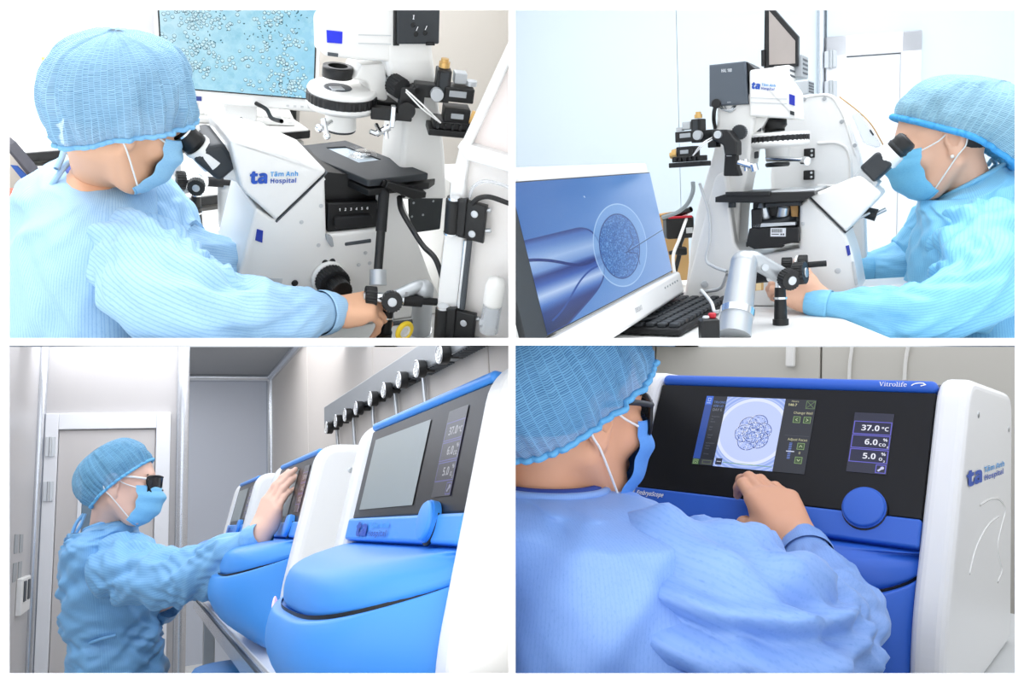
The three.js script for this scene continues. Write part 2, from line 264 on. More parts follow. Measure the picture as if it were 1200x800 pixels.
  for (let i = 0; i < 12; i++) { g.fillStyle = '#6a86d8'; g.fillRect(852, 420 + i * 13, 26, 6); } g.fillStyle = '#dfe6ff'; g.fillRect(836, 496, 70, 8);
});
const readoutTex = canvasTex(256, 480, (g, w, h) => {       // side display of the incubator
  g.fillStyle = '#23253c'; g.fillRect(0, 0, w, h);
  [['37.0', '°C'], ['6.0', 'CO₂'], ['5.0', 'O₂']].forEach(([a, b], i) => {
    const y = 72 + i * 112; g.fillStyle = '#17183c'; g.fillRect(8, y, w - 16, 100); g.strokeStyle = '#6a66d8'; g.lineWidth = 6; g.strokeRect(8, y, w - 16, 100);
    g.fillStyle = '#f2f4ff'; g.font = 'bold 62px sans-serif'; g.textAlign = 'right'; g.fillText(a, 176, y + 72); g.textAlign = 'left'; g.font = `bold ${i ? 34 : 46}px sans-serif`;
    if (i) { g.fillText('%', 206, y + 40); g.fillText(b[0] + (i === 1 ? 'O' : ''), 182 + (i === 2 ? 12 : 0), y + 80); g.font = 'bold 22px sans-serif'; g.fillText('2', i === 1 ? 234 : 224, y + 92); } else g.fillText('°C', 186, y + 70);
  });
  g.strokeStyle = '#6a66d8'; g.strokeRect(186, 410, 60, 60); g.fillStyle = '#cfd2f5'; g.save(); g.translate(216, 440); g.rotate(.8); g.fillRect(-7, -4, 14, 28); g.beginPath(); g.arc(0, -12, 12, 0, 7); g.fill(); g.restore();
});
// ---------------------------------------------------------------- incubators
const BLUE = phys(0x3f97ee, .42, { clearcoat: .25, clearcoatRoughness: .35, bumpMap: fine, bumpScale: .00006 });
const BLUE_DEEP = phys(0x2a66cf, .45, { clearcoat: .2, clearcoatRoughness: .4, bumpMap: fine, bumpScale: .00006 });
const GLASS_BLACK = phys(0x1a1a1c, .3, { specularIntensity: .45 });
const WHITE_CASE = phys(0xf0f0ee, .4, { clearcoat: .2, clearcoatRoughness: .3, bumpMap: fine, bumpScale: .00005 });
const extX = (pts, x0, x1, o) => ext(pts, -x1, -x0, o).applyMatrix4(new THREE.Matrix4().makeBasis(V(0, 0, 1), V(0, 1, 0), V(-1, 0, 0)));   // outline in z, y
function incubator(fr, base, turn, label, q) {
  const t = thing(fr, 'embryo_incubator', label, 'incubator', base, undefined, turn);
  const { W, T, H, lean, D, blackTop, blackBot, lidTop, seam, bulge, drop, blue = BLUE } = q, L = Math.atan(lean), h = W / 2;
  const zf = (y) => Math.min(H - y, H * .74) * lean;                       // the leaning front
  const front = (g) => g.applyMatrix4(new THREE.Matrix4().makeBasis(V(1, 0, 0), V(0, Math.cos(L), -Math.sin(L)), V(0, Math.sin(L), Math.cos(L))).setPosition(0, H, 0));
  const up = (y) => (y - H) / Math.cos(L);                                // height on the leaning front
  const slab = (x0, x1, y0, y1, w0, w1, r) => front(box((x0 + x1) / 2, (up(y0) + up(y1)) / 2, (w0 + w1) / 2, x1 - x0, up(y1) - up(y0), w1 - w0, r, 3));
  for (const s of [-1, 1]) {
    const sp = part(t, 'side_panel', extX([[zf(0) + .012, 0, .02], [zf(H * .26) + .012, H * .26, .08], [.012, H + .004, .045], [-D, H + .004 - .02, .05], [-D, 0, .02]], s > 0 ? h : -h - T, s > 0 ? h + T : -h, { bev: Math.min(.018, T * .3), bs: 4 }), WHITE_CASE);
    for (const [z, y] of [[-.05, H - .055], [-D + .05, H - .085]]) part(sp, 'screw', disc(V(s * (h + T - .0015), y, z), V(s, 0, 0), .006, .003), M.steel);
    if (s > 0) {
      for (const l of q.grooves ?? []) part(sp, 'moulded_groove', tube(l.map(([y, z]) => V(h + T - .0008, y, z)), .0024, 50, 6), M.whiteGloss);
    }
  }
  part(t, 'housing', extX([[zf(0) - .03, .002], [zf(H * .26) - .03, H * .26], [-.03, H - .006, .02], [-D + .01, H - .03, .03], [-D + .01, .002]], -h + .001, h - .001, { bev: .004 }), M.darkGrey);
  part(t, 'top_strip', slab(-h, h, blackTop, H - .001, -.035, .006, .012), blue);
  const glass = part(t, 'display_glass', slab(-h + .001, h - .001, blackBot, blackTop, -.03, .002, .003), GLASS_BLACK);
  const low = part(t, 'front_strip', slab(-h, h, lidTop + .004, blackBot - .0005, -.03, .008, .005), blue);
  const onGlass = (parent, name, x0, x1, y0, y1, mat, w = .0032) => part(parent, name, front(quad(x1 - x0, up(y1) - up(y0)).translate((x0 + x1) / 2, (up(y0) + up(y1)) / 2, w)), mat);
  onGlass(glass, 'touch_screen', ...q.screen, q.screenMat); onGlass(glass, 'readout_display', ...q.readout, q.readoutMat);
  if (q.logoFront) onGlass(low, 'logo', ...q.logoFront, logoMat, .0095);
  for (const [x0, x1, y0, y1, mat, on, w] of q.words ?? []) onGlass(on === 'top' ? t.children.find((c) => c.name === 'top_strip') : low, 'lettering', x0, x1, y0, y1, mat, w);
  if (q.logoSide) { const [z0, z1, y0, y1] = q.logoSide; part(t.children.filter((c) => c.name === 'side_panel')[1], 'logo', quad(Math.abs(z1 - z0), Math.abs(y1 - y0)).rotateY(Math.PI / 2).translate(h + T + .0006, (y0 + y1) / 2, (z0 + z1) / 2), logoMat); }
  // round latch below the glass
  const [kx, ky, kr] = q.latch, kc = V(kx, up(ky), .008), latch = part(t, 'latch', front(merge([disc(kc, V(0, 0, 1), kr, .01, .003, 40), cyl(kc.clone().add(V(0, 0, -.005)), kc.clone().add(V(0, 0, .004)), kr * 1.06, kr * 1.06, 40)])), blue);
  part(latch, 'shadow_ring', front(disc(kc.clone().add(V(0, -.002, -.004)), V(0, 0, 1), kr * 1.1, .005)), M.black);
  // bulging lid and base
  const bump = (x) => bulge * Math.pow(Math.max(0, 1 - Math.pow(Math.abs(x / h), 3.2)), .75);
  const seamAt = (x) => seam - drop * bump(x) / bulge;
  const curve = (pts) => new THREE.CatmullRomCurve3(pts, false, 'centripetal');
  const lid = gridSurface(72, 24, (u, v) => {
    const s = Math.sin((u - .5) * Math.PI) * .5 + .5, x = -h + s * W, p = bump(x), y1 = seamAt(x), z0 = zf(lidTop), f = z0 + p;
    const c = curve([V(0, lidTop + .001, z0 - .03), V(0, lidTop, z0 - .01), V(0, lidTop - .002 - p * .02, z0 + p * .45), V(0, lidTop - .004 - p * .09, f - .022), V(0, lidTop - .016 - p * .1, f - .004), V(0, lerp(lidTop, y1, .7) - .004, f + .004), V(0, y1 + .004, f + .003), V(0, y1, f - .002), V(0, y1, f - .03)]).getPoint(v);
    return [V(x, c.y, c.z), x, v];
  });
  part(t, 'lid', lid, blue);
  const lower = gridSurface(72, 24, (u, v) => {
    const s = Math.sin((u - .5) * Math.PI) * .5 + .5, x = -h + s * W, p = bump(x), y0 = seamAt(x) - .0025, f = zf(y0) + p, zb = zf(.0) + p * .2;
    const c = curve([V(0, y0, f - .03), V(0, y0, f - .004), V(0, y0 - .004, f + .001), V(0, y0 * .72, lerp(f, zf(y0 * .72) + p, .6) + .002), V(0, y0 * .4, zf(y0 * .4) + p * .8), V(0, .03, zf(.03) + p * .5), V(0, .006, zb), V(0, .002, zb - .04)]).getPoint(v);
    return [V(x, c.y, c.z), x, v];
  });
  part(t, 'base_front', lower, blue);
  part(t, 'seam_seal', gridSurface(48, 1, (u, v) => { const x = -h + u * W, p = bump(x); return [V(x, seamAt(x) + .003 - v * .008, zf(seamAt(x)) + p - .012), u, v]; }), M.black);
  if (q.status) { const [sx, sy] = q.status, p = bump(sx); part(t, 'status_light', orient(new THREE.SphereGeometry(1, 24, 12).scale(.014, .004, .022), V(sx, sy, zf(sy) + p * .985), V(-.35, 0, 1)), std(0xffe6ea, .3, { emissive: 0xff9fb0, emissiveIntensity: .35 })); }
  return t;
}
const offScreen = std(0x8e9694, .35), dimReadout = screenMat(readoutTex, .35);
const ROW = { W: .55, T: .062, H: .43, lean: .27, D: .52, blackTop: .415, blackBot: .272, lidTop: .234, seam: .203, bulge: .13, drop: .042, screen: [-.235, .06, .285, .397], readout: [.135, .205, .292, .398], latch: [.165, .262, .024], status: [-.16, .148], logoFront: [-.2, .03, .236, .271] };
{
  const turn = -Math.PI / 2;
  incubator(R3, V(.372, -.2745, -1.155), turn, 'largest blue and white incubator nearest the camera, its dark screen idle', { ...ROW, screenMat: offScreen, readoutMat: dimReadout });
  incubator(R3, V(.372, -.2745, -2.19), turn, 'middle blue and white incubator whose screen the woman touches', { ...ROW, screenMat: offScreen, readoutMat: dimReadout });
  incubator(R3, V(.372, -.2745, -3.24), turn, 'small farthest blue and white incubator at the bench end', { ...ROW, screenMat: offScreen, readoutMat: dimReadout });
  const word = (text, w, h, s, font = 'bold') => printMat(textTex([[text, w / 2, h / 2, s]], w, h, { font }));
  const W = .5, H = .5;
  const brand = printMat(canvasTex(512, 96, (g) => { g.clearRect(0, 0, 512, 96); g.fillStyle = '#fff'; g.font = '64px serif'; g.textBaseline = 'middle'; g.fillText('Vitrolife', 60, 52); g.lineWidth = 11; g.strokeStyle = '#fff'; g.beginPath(); g.moveTo(350, 60); g.quadraticCurveTo(380, 22, 452, 30); g.lineTo(470, 46); g.lineTo(430, 62); g.stroke(); }));
  incubator(R4, V(-W / 2, -H, 0), 0, 'blue and white incubator showing an embryo on its lit touch screen', { W, T: .05, H, lean: .46, D: .42, blackTop: .478, blackBot: .282, lidTop: .236, seam: .2, bulge: .055, drop: .04, blue: BLUE_DEEP,
    screen: [-.148, .06, .332, .458], readout: [.127, .19, .343, .44], screenMat: screenMat(embryoTex, 1), readoutMat: screenMat(readoutTex, .95), latch: [.165, .288, .032],
    logoSide: (() => { const a = R4.on(0, 1131, 553, .0506), b = R4.on(0, 1183, 553, .0506), c = R4.on(0, 1157, 539, .0506), d = R4.on(0, 1157, 568, .0506); return [a.z, b.z, H + d.y, H + c.y]; })(), grooves: [[[1136, 672], [1141, 650], [1150, 628], [1160, 613], [1170, 605]], [[1148, 592], [1160, 585], [1172, 586], [1178, 598], [1173, 618], [1169, 640], [1172, 660], [1174, 668], [1169, 682]]].map((l) => l.map(([x, y]) => { const q = R4.on(0, x, y, .05); return [q.y + H, q.z]; })), words: [[.15, .24, H - .019, H - .005, brand, 'top', .0066], [-.245, -.18, .262, .279, word('EmbryoScope⁺', 300, 64, 40, 'italic bold'), 'low', .0095]] });
}
// ---------------------------------------------------------------- the incubator room (lower left)
const PANEL_GREY = std(0xc4c1c0, .32, { bumpMap: mottle, bumpScale: .0004 }), PANEL_DARK = std(0xd2d8e4, .35), WALL_WARM = std(0xd8d1ca, .42, { bumpMap: mottle, bumpScale: .0004 });
const ALU = std(0xd6dae0, .25, { metalness: .75 }), FRAME_WHITE = std(0xf2f4f8, .35);
{
  const zD = -5, zB = -6.5, xW = .9, p = (x, y, z = zD) => R3.on(2, x, y, z);
  const xL = p(44, 500).x, xPost = p(214, 500).x, yCeil = p(318, 440, zB).y, fy = -1.75;
  const pane = (name, x0, y0, z0, x1, y1, z1, mat) => struct(R3, name, box((x0 + x1) / 2, (y0 + y1) / 2, (z0 + z1) / 2, x1 - x0, y1 - y0, z1 - z0, 0), mat);
  pane('floor', -1.3, fy - .05, zB, xW, fy, -1.0, std(0x9aa0a2, .4));
  pane('wall_back', xL - .1, fy, zD - .08, xPost, 2.2, zD, PANEL_GREY);
  pane('wall_recess', xPost - .2, fy, zB - .08, xW + .1, yCeil, zB, PANEL_DARK);
  pane('ceiling', xPost - .2, yCeil, zB, xW + .1, yCeil + .05, -1.0, std(0xa4a7ab, .6));
  pane('wall_left', xL - .08, fy, zD, xL, 2.2, -3.4, PANEL_GREY);
  // panels of the right wall, seams between them
  const wall = pane('wall_right', xW + .012, fy, zB, xW + .1, yCeil, -.9, std(0x8f8a86, .6));
  let z = zB; for (const [k, end] of [[0, -5.02], [1, -3.5], [2, -2.2], [3, -.9]]) { part(wall, 'wall_panel', box(xW + .008, (fy + yCeil) / 2, (z + end) / 2, .016, yCeil - fy, end - z - .008, .003), WALL_WARM); z = end; }
  // coves and corner posts of bright metal
  struct(R3, 'trim_1', cyl(V(xPost, fy, zD + .01), V(xPost, 2.1, zD + .01), .032, .032, 24), ALU);
  struct(R3, 'trim_2', cyl(V(xL + .01, fy, zD + .01), V(xL + .01, 2.1, zD + .01), .028, .028, 24), ALU);
  struct(R3, 'trim_3', merge([cyl(V(xW - .005, fy, zB + .01), V(xW - .005, yCeil, zB + .01), .035), cyl(V(xPost - .1, yCeil - .02, zB + .02), V(xW, yCeil - .02, zB + .02), .03), cyl(V(xW - .01, yCeil - .015, zB), V(xW - .01, yCeil - .015, -3.5), .03)]), ALU);
  // the white door
  const a = p(54, 491), b = p(200, 482), yT = (a.y + b.y) / 2 + .01, in0 = p(69, 503).x, in1 = p(183, 503).x, yI = yT - .085;
  const d = thing(R3, 'door', 'white framed door behind the woman at the incubators', 'door', V((a.x + b.x) / 2, fy, zD)); d.userData.kind = 'structure'; delete d.userData.category;
  const B = (x0, y0, x1, y1, z0, z1, r = .004) => box((x0 + x1) / 2 - d.fr_x, (y0 + y1) / 2 - fy, (z0 + z1) / 2, x1 - x0, y1 - y0, z1 - z0, r); d.fr_x = (a.x + b.x) / 2;
  for (const [x0, y0, x1, y1] of [[a.x, fy, in0, yT], [in1, fy, b.x, yT], [in0, yI, in1, yT]]) part(d, 'door_frame', B(x0, y0, x1, y1, 0, .03), FRAME_WHITE);
  part(d, 'door_panel', B(in0 + .003, fy, in1 - .003, yI - .003, -.01, .012), std(0xd3cfcd, .4));
  for (const y of [p(58, 524).y, p(58, 576).y]) part(d, 'hinge', merge([B(a.x + .005, y - .05, a.x + .05, y + .05, .025, .036, .002), cyl(V(a.x + .028 - d.fr_x, y - .05 - fy, .038), V(a.x + .028 - d.fr_x, y + .05 - fy, .038), .007)]), M.steel);
  const wx0 = p(97, 560).x, wx1 = p(150, 560).x, wy = p(97, 550).y; part(d, 'vision_panel', B(wx0, wy - .75, wx1, wy, .008, .016), std(0x6d8699, .1)); part(d, 'vision_panel_frame', merge([B(wx0 - .02, wy - .77, wx0, wy + .02, .01, .02), B(wx1, wy - .77, wx1 + .02, wy + .02, .01, .02), B(wx0 - .02, wy, wx1 + .02, wy + .02, .01, .02)]), FRAME_WHITE);
  // switches on the left wall
  const s = R3.on(0, 24, 697, xL + .001), sw = thing(R3, 'wall_switch', 'white double switch on the left wall behind the woman', 'switch', V(xL, s.y, s.z));
  part(sw, 'back_plate', box(.012, 0, 0, .024, .16, .34, .006), M.white); for (const q of [-.08, .08]) part(sw, 'rocker', box(.026, .02, q, .008, .09, .07, .003), M.darkGrey);
  const st = R3.on(0, 21, 653, xL + .001), sn = thing(R3, 'wall_sticker', 'small grey printed stickers above the white switch', 'sticker', V(xL + .001, st.y, st.z));
  for (const [y, q] of [[.06, -.09], [.06, .09], [-.06, -.09], [-.06, .09]]) part(sn, 'sticker', box(.001, y, q, .002, .08, .12, 0), M.grey);
  // gauge rail on the right wall
  const r0 = R3.on(0, 380, 506, xW - .06), r1 = R3.on(0, 590, 390, xW - .06), yr = .50, zr0 = r0.z, zr1 = -1.75, rail = thing(R3, 'gauge_rail', 'long steel service rail carrying pressure gauges on the wall', 'rail', V(xW, yr, zr0));
  part(rail, 'trunking', box(-.03, .0, (zr1 - zr0) / 2, .06, .09, zr1 - zr0, .004), M.brushed);
  for (let i = 0; i < 9; i++) { const z0 = .06 + i * .3; if (zr0 + z0 + .26 > zr1) break; part(rail, 'grille', merge([...Array(12)].map((_, k) => box(-.03, -.047, z0 + k * .02, .045, .006, .008, 0))), M.darkGrey); }
  for (let i = 0; i < 5; i++) part(rail, 'outlet_pipe', cyl(V(-.02, -.04, .1 + i * .35), V(-.0, -.5, .1 + i * .35), .008), M.steel);
  const spots = [[386, 501], [397, 493], [408, 486], [421, 478], [438, 467], [454, 457], [472, 445], [493, 432], [520, 415]];
  const dial = printMat(canvasTex(128, 128, (g) => { g.fillStyle = '#f4f4f0'; g.beginPath(); g.arc(64, 64, 62, 0, 7); g.fill(); g.strokeStyle = '#222'; g.lineWidth = 5; for (let k = 0; k < 9; k++) { const q = 2.4 + k * .58; g.beginPath(); g.moveTo(64 + Math.cos(q) * 42, 64 + Math.sin(q) * 42); g.lineTo(64 + Math.cos(q) * 54, 64 + Math.sin(q) * 54); g.stroke(); } g.lineWidth = 7; g.beginPath(); g.moveTo(56, 78); g.lineTo(92, 34); g.stroke(); g.font = 'bold 18px sans-serif'; g.fillStyle = '#333'; g.fillText('bar', 48, 104); }));
  const which = ['first', 'second', 'third', 'fourth', 'fifth', 'sixth', 'seventh', 'eighth', 'ninth'];
  spots.forEach(([x, y], i) => {
    const c = R3.on(0, x, y, xW - .075), g = thing(R3, 'pressure_gauge', `${which[i]} round black gauge from the far end of the steel rail`, 'gauge', V(xW - .06, c.y, c.z), 'pressure gauges on the steel rail');
    part(g, 'case', merge([disc(V(0, 0, 0), V(-1, 0, 0), .029, .03, .004), cyl(V(.03, -.0, 0), V(0, 0, 0), .012)]), M.black); part(g, 'dial', new THREE.CircleGeometry(.024, 32).rotateY(-Math.PI / 2).translate(-.0305, 0, 0), dial); part(g, 'rim', new THREE.TorusGeometry(.0265, .003, 8, 32).rotateY(Math.PI / 2).translate(-.03, 0, 0), M.chrome);
  });
  [[405, 476, 0], [417, 468, 1], [428, 461, 2], [440, 452, 1], [501, 413, 2]].forEach(([x, y, k], i) => { const c = R3.on(0, x, y, xW - .002), g = thing(R3, 'wall_tag', `${which[i]} small printed tag above the gauge rail from its far end`, 'tag', c, 'printed tags above the gauge rail'); part(g, 'plate', box(0, 0, 0, .003, .07, .045, .001), M.white); part(g, 'mark', box(-.002, -.015, 0, .002, .022, .025, 0), [M.darkGrey, M.yellow, std(0x3c8a45, .5)][k]); });
  // bench
  const by = -.276, bx = .235, bz0 = -3.95, bz1 = -.83, bench = thing(R3, 'lab_bench', 'white topped metal bench under the row of incubators', 'bench', V(.55, fy, (bz0 + bz1) / 2)), bl = (bz1 - bz0);
  part(bench, 'worktop', box(0, by - fy - .012, 0, 2 * (.55 - bx), .024, bl, .003), M.whiteGloss);
  part(bench, 'edge_rail', box(bx - .55 - .003, by - fy - .035, 0, .014, .05, bl, .004), ALU); part(bench, 'edge_strip', box(bx - .55 - .012, by - fy - .008, 0, .006, .008, bl, 0), M.darkGrey);
  for (const zz of [-bl / 2 + .04, -.2, bl / 2 - .2]) for (const xx of [bx - .5, .28]) part(bench, 'leg', box(xx, (by - fy) / 2 - .03, zz, .045, by - fy - .06, .045, .004), M.brushed);
  part(bench, 'under_shelf', box(.2, (by - fy) - .36, -.5, .28, .02, bl - 1.3, .003), M.darkGrey);
  const u = thing(R3, 'equipment_case', 'dark equipment case on the shelf below the bench', 'case', V(.76, by - .348, -3.1)); part(u, 'body', box(0, .1, 0, .24, .2, .8, .01), M.charcoal); part(u, 'lid', box(0, .205, 0, .25, .02, .81, .006), M.black); part(u, 'status_light', box(-.122, .1, .1, .006, .03, .12, .002), std(0x2233ff, .4, { emissive: 0x3344ff, emissiveIntensity: .8 }));
  const sp = R3.loc(278, 788, 2.3), stool = thing(R3, 'lab_chair', 'blue padded lab chair pushed under the bench', 'chair', V(sp.x, fy, sp.z));
  const sh = sp.y - fy; part(stool, 'seat', lathe([[0, -.05], [.1, -.05], [.12, -.03], [.125, 0], [.11, .02], [0, .025]], V(0, sh, 0), YUP, 40), std(0x3f86c8, .5));
  part(stool, 'backrest', box(.11, sh + .05, -.05, .03, .07, .16, .012), std(0x3f86c8, .5)); part(stool, 'back_bar', box(.13, sh + .0, -.05, .02, .14, .05, .005), M.black);
  part(stool, 'column', cyl(V(0, .08, 0), V(0, sh - .05, 0), .028), M.steel); for (let k = 0; k < 5; k++) { const q = k * 1.2566; part(stool, 'leg', merge([cyl(V(0, .09, 0), V(Math.cos(q) * .26, .06, Math.sin(q) * .26), .022, .015), new THREE.SphereGeometry(.03, 12, 8).translate(Math.cos(q) * .26, .03, Math.sin(q) * .26)]), M.black); }
}
// ---------------------------------------------------------------- the room of the single incubator (lower right)
{
  const zW = -1.35, wallMat = std(0xcfccc4, .5, { bumpMap: mottle, bumpScale: .0003 });
  const w = struct(R4, 'wall_back', box(0, 0, zW - .05, 6, 4, .08, 0), std(0x9a9892, .7));
  for (let k = -3; k < 3; k++) part(w, 'wall_panel', box(k * .62 + .3, 0, zW, .614, 4, .02, .004), wallMat);
  const yb = -.5, bench = thing(R4, 'lab_bench', 'grey bench under the single large incubator', 'bench', V(-.2, -1.3, -.2));
  part(bench, 'worktop', box(0, .785, 0, 1.5, .03, .95, .004), M.lightGrey); for (const x of [-.7, .7]) for (const z of [-.42, .42]) part(bench, 'leg', box(x, .385, z, .05, .77, .05, .004), M.brushed);
  const cbl = (pts, name, label, mat, cat = 'cable') => { const o = thing(R4, name, label, cat, pts[0]); part(o, 'cord', tube(pts.map((p) => p.clone().sub(pts[0])), .006, 40, 8), mat); return o; };
  const pw = (x, y) => R4.on(2, x, y, zW + .02);
  cbl([pw(1066, 400), pw(1063, 412), pw(1061, 425), pw(1060, 445)], 'power_cable', 'white cable bending down the wall behind the incubator, rightmost', M.whiteMatt);
  cbl([pw(999, 398), pw(998, 410), pw(996, 425), pw(995, 445)], 'power_cable', 'white cable hanging straight down the wall above the incubator', M.whiteMatt);
  const pl = thing(R4, 'cable_plug', 'small white plug hanging on the wall above the incubator', 'plug', pw(928, 415)); part(pl, 'body', box(0, 0, .012, .03, .09, .024, .008), M.white); part(pl, 'cord', tube([V(0, .04, .01), V(.002, .1, .01), V(0, .2, .012)], .006, 12, 6), M.whiteMatt);
  const c1 = cbl([R4.loc(703, 545, 1.9), R4.loc(700, 568, 1.9), R4.loc(702, 590, 1.9), R4.loc(712, 620, 1.9)], 'power_cable', 'white cable hanging beside the left side of the lit incubator', M.whiteMatt);
}
// ---------------------------------------------------------------- the microscope room on the left (upper left)
const S1 = R1.sub(.31, 0, .12, 36 * Math.PI / 180), TY = -.055;             // x towards the back of the microscope, z towards the camera; table top at TY
const p1 = (x, y, z = .08) => { const q = S1.on(2, x, y, z); return [q.x, q.y]; };
const v1 = (x, y, z = .08) => { const q = S1.on(2, x, y, z); return V(q.x, q.y, z); };
const Zp = V(0, 0, 1), Xp = V(1, 0, 0);
const SCOPE_WHITE = phys(0xf3f2ee, .36, { clearcoat: .25, clearcoatRoughness: .3, bumpMap: fine, bumpScale: .00004 });
const numberPrint = printMat(textTex([['1    2    3    4    5    6', 256, 32, 40]], 512, 64, {}));
{
  const t = thing(S1, 'inverted_microscope', 'white inverted microscope with hospital logo, black stage and raised condenser', 'microscope', V(0, TY, 0));
  const B = V(0, -TY, 0), add = (name, g, m, par = t, label) => part(par, name, g.translate(0, -TY, 0), m, label);
  // stand: one profile with a dark cavity under the stage
  const body = add('stand', ext([[...p1(323, 259), .012], [...p1(300, 243), .01], [...p1(277, 335), .01], [p1(277, 335)[0] - .004, TY + .0015, .01], [.2, TY + .0015, .02], [...p1(505, 325), .02], [...p1(470, 225), .02], [...p1(447, 214)], [...p1(445, 268), .004], [...p1(383, 275), .004], [...p1(381, 206), .004]], -.08, .08, { bev: .006, bs: 3 }), SCOPE_WHITE);
  const cav = [p1(381, 206), p1(383, 275), p1(445, 268), p1(447, 214)];
  add('lens_bay', ext([[cav[0][0] - .004, cav[0][1]], [cav[1][0] - .004, cav[1][1] - .004], [cav[2][0] + .004, cav[2][1] - .004], [cav[3][0] + .004, cav[3][1]]], -.075, .055, { bev: 0 }), M.black);
  const face = add('slider_housing', ext([[...p1(384, 238, .07)], [...p1(384, 273, .07), .004], [...p1(442, 267, .07), .004], [...p1(443, 236, .07)]], .05, .07, { bev: .003 }), M.black);
  { const a = p1(388, 246, .0708), b = p1(440, 243, .0708); part(face, 'lettering', quad(b[0] - a[0], .013).rotateZ(Math.atan2(b[1] - a[1], b[0] - a[0])).translate((a[0] + b[0]) / 2, (a[1] + b[1]) / 2 - TY, .0708), numberPrint); }
  add('filter_slider', ext([[...p1(391, 254, .074), .008], [...p1(392, 268, .074), .008], [...p1(437, 264, .074), .008], [...p1(436, 251, .074), .008]], .066, .078, { bev: .003 }), M.blackSoft);
  const tc = v1(412, 222, .03); const turret = add('nosepiece', merge([disc(V(tc.x, tc.y - .012, 0), V(-.1, 1, .1), .052, .018, .004), new THREE.SphereGeometry(.045, 24, 12).scale(1, .5, 1).translate(tc.x, tc.y - .01, 0)]), M.charcoal);
  for (let k = 0; k < 5; k++) { const a = k * 1.26 + .4; part(turret, 'objective', merge([cyl(V(tc.x + Math.cos(a) * .028, tc.y + B.y, Math.sin(a) * .028), V(tc.x + Math.cos(a) * .04, tc.y + .026 + B.y, Math.sin(a) * .04), .014, .012), cyl(V(tc.x + Math.cos(a) * .04, tc.y + .026 + B.y, Math.sin(a) * .04), V(tc.x + Math.cos(a) * .042, tc.y + .034 + B.y, Math.sin(a) * .042), .011, .006)]), M.steel); }
  // tube head carrying the logo, with the seam below it
  const hd = add('tube_head', ext([[...p1(268, 161), .012], [...p1(331, 176), .02], [...p1(384, 199), .012], [...p1(323, 257.5), .004], [...p1(283, 222), .012]], -.078, .085, { bev: .007, bs: 3 }), SCOPE_WHITE);
  { const a = v1(292, 207, .0862), b = v1(353, 207, .0862), w = Math.hypot(b.x - a.x, b.y - a.y) * 1.12; part(hd, 'logo', quad(w, w * .375).rotateZ(Math.atan2(b.y - a.y, b.x - a.x) + .02).translate((a.x + b.x) / 2 + .004, (a.y + b.y) / 2 - TY - .001, .0862), logoMat); }
  add('seam', ext([[...p1(322.5, 259)], [...p1(384, 201)], [...p1(383, 203)], [...p1(324, 260.5)]], -.079, .0815, { bev: 0 }), M.darkGrey);
  // binocular tubes
  const e0 = V(-.325, .352, .0), eyeAxis = v1(212, 150, .02).sub(v1(262, 195, .02)).normalize(), bx = v1(252, 188, .02);
  const pr = add('prism_block', ext([[...p1(239, 171, .05), .01], [...p1(262, 167, .05), .01], [...p1(279, 194, .05), .008], [...p1(257, 213, .05), .01], [...p1(226, 187, .05), .01]], -.055, .055, { bev: .008, bs: 3 }), M.charcoal);
  add('tube_neck', ext([[...p1(262, 168, .045)], [...p1(285, 162, .045)], [...p1(300, 215, .045)], [...p1(279, 214, .045)], [...p1(262, 208, .045)]], -.05, .05, { bev: .006 }), SCOPE_WHITE);
  for (const z of [.034, -.034]) {
    const a = v1(250, 190, .034), tip = v1(208, 149, .034); a.z = tip.z = z; const d = tip.clone().sub(a), L = d.length(); d.normalize(); const q = (s) => a.clone().addScaledVector(d, s * L).add(B);
    const e = part(t, 'eyepiece', merge([cyl(q(0), q(.45), .023, .021), cyl(q(.42), q(.5), .024)]), SCOPE_WHITE);
    part(e, 'ocular', lathe([[0, 0], [.021, 0], [.0215, .01], [.0195, .012], [.0205, .03], [.019, L * .42], [.014, L * .45], [0, L * .44]], q(.5), d), M.black);
    part(e, 'eye_cup_ring', merge([cyl(q(.86), q(.9), .0212), cyl(q(.97), q(1.0), .02, .017)]), M.chrome);
  }
  // stage with its plate, glass insert and dish
  const cs = [[338, 172], [405, 164], [503, 203], [432, 211]].map(([x, y]) => { const q = S1.on(1, x, y, .28); return [q.x, -q.z]; });
  const flat = (pts, y0, y1, o) => ext(pts, y0, y1, o).rotateX(-Math.PI / 2);
  const hole = [[380, 172.5], [405, 171], [449, 187], [420, 191]].map(([x, y]) => { const q = S1.on(1, x, y, .28); return new THREE.Vector2(q.x, -q.z); });
  const st = add('stage', flat(cs.map((c) => [...c, .006]), .266, .28, { bev: .002, holes: [new THREE.Path(hole)] }), M.charcoal);
  const hx = (hole[0].x + hole[2].x) / 2, hz = -(hole[0].y + hole[2].y) / 2;
  part(st, 'glass_insert', ext(hole.map((q) => [q.x, q.y]), .274, .277, { bev: 0 }).rotateX(-Math.PI / 2).translate(0, -TY, 0), std(0xb9c6cf, .3));
  add('stage_carriage', flat([[338, 180], [345, 175], [432, 216], [510, 209], [503, 214], [432, 222]].map(([x, y]) => { const q = S1.on(1, x, y, .262); return [q.x, -q.z]; }), .248, .262, { bev: .002 }), M.black);
  add('stage_slide', merge([flat([[344, 183], [395, 180], [470, 213], [425, 221]].map(([x, y]) => { const q = S1.on(1, x, y, .245); return [q.x, -q.z, .004]; }), .232, .248, { bev: .002 }), box(.02, .226, .0, .13, .02, .11, .004), box(-.04, .212, .02, .07, .03, .06, .004)]), M.black);
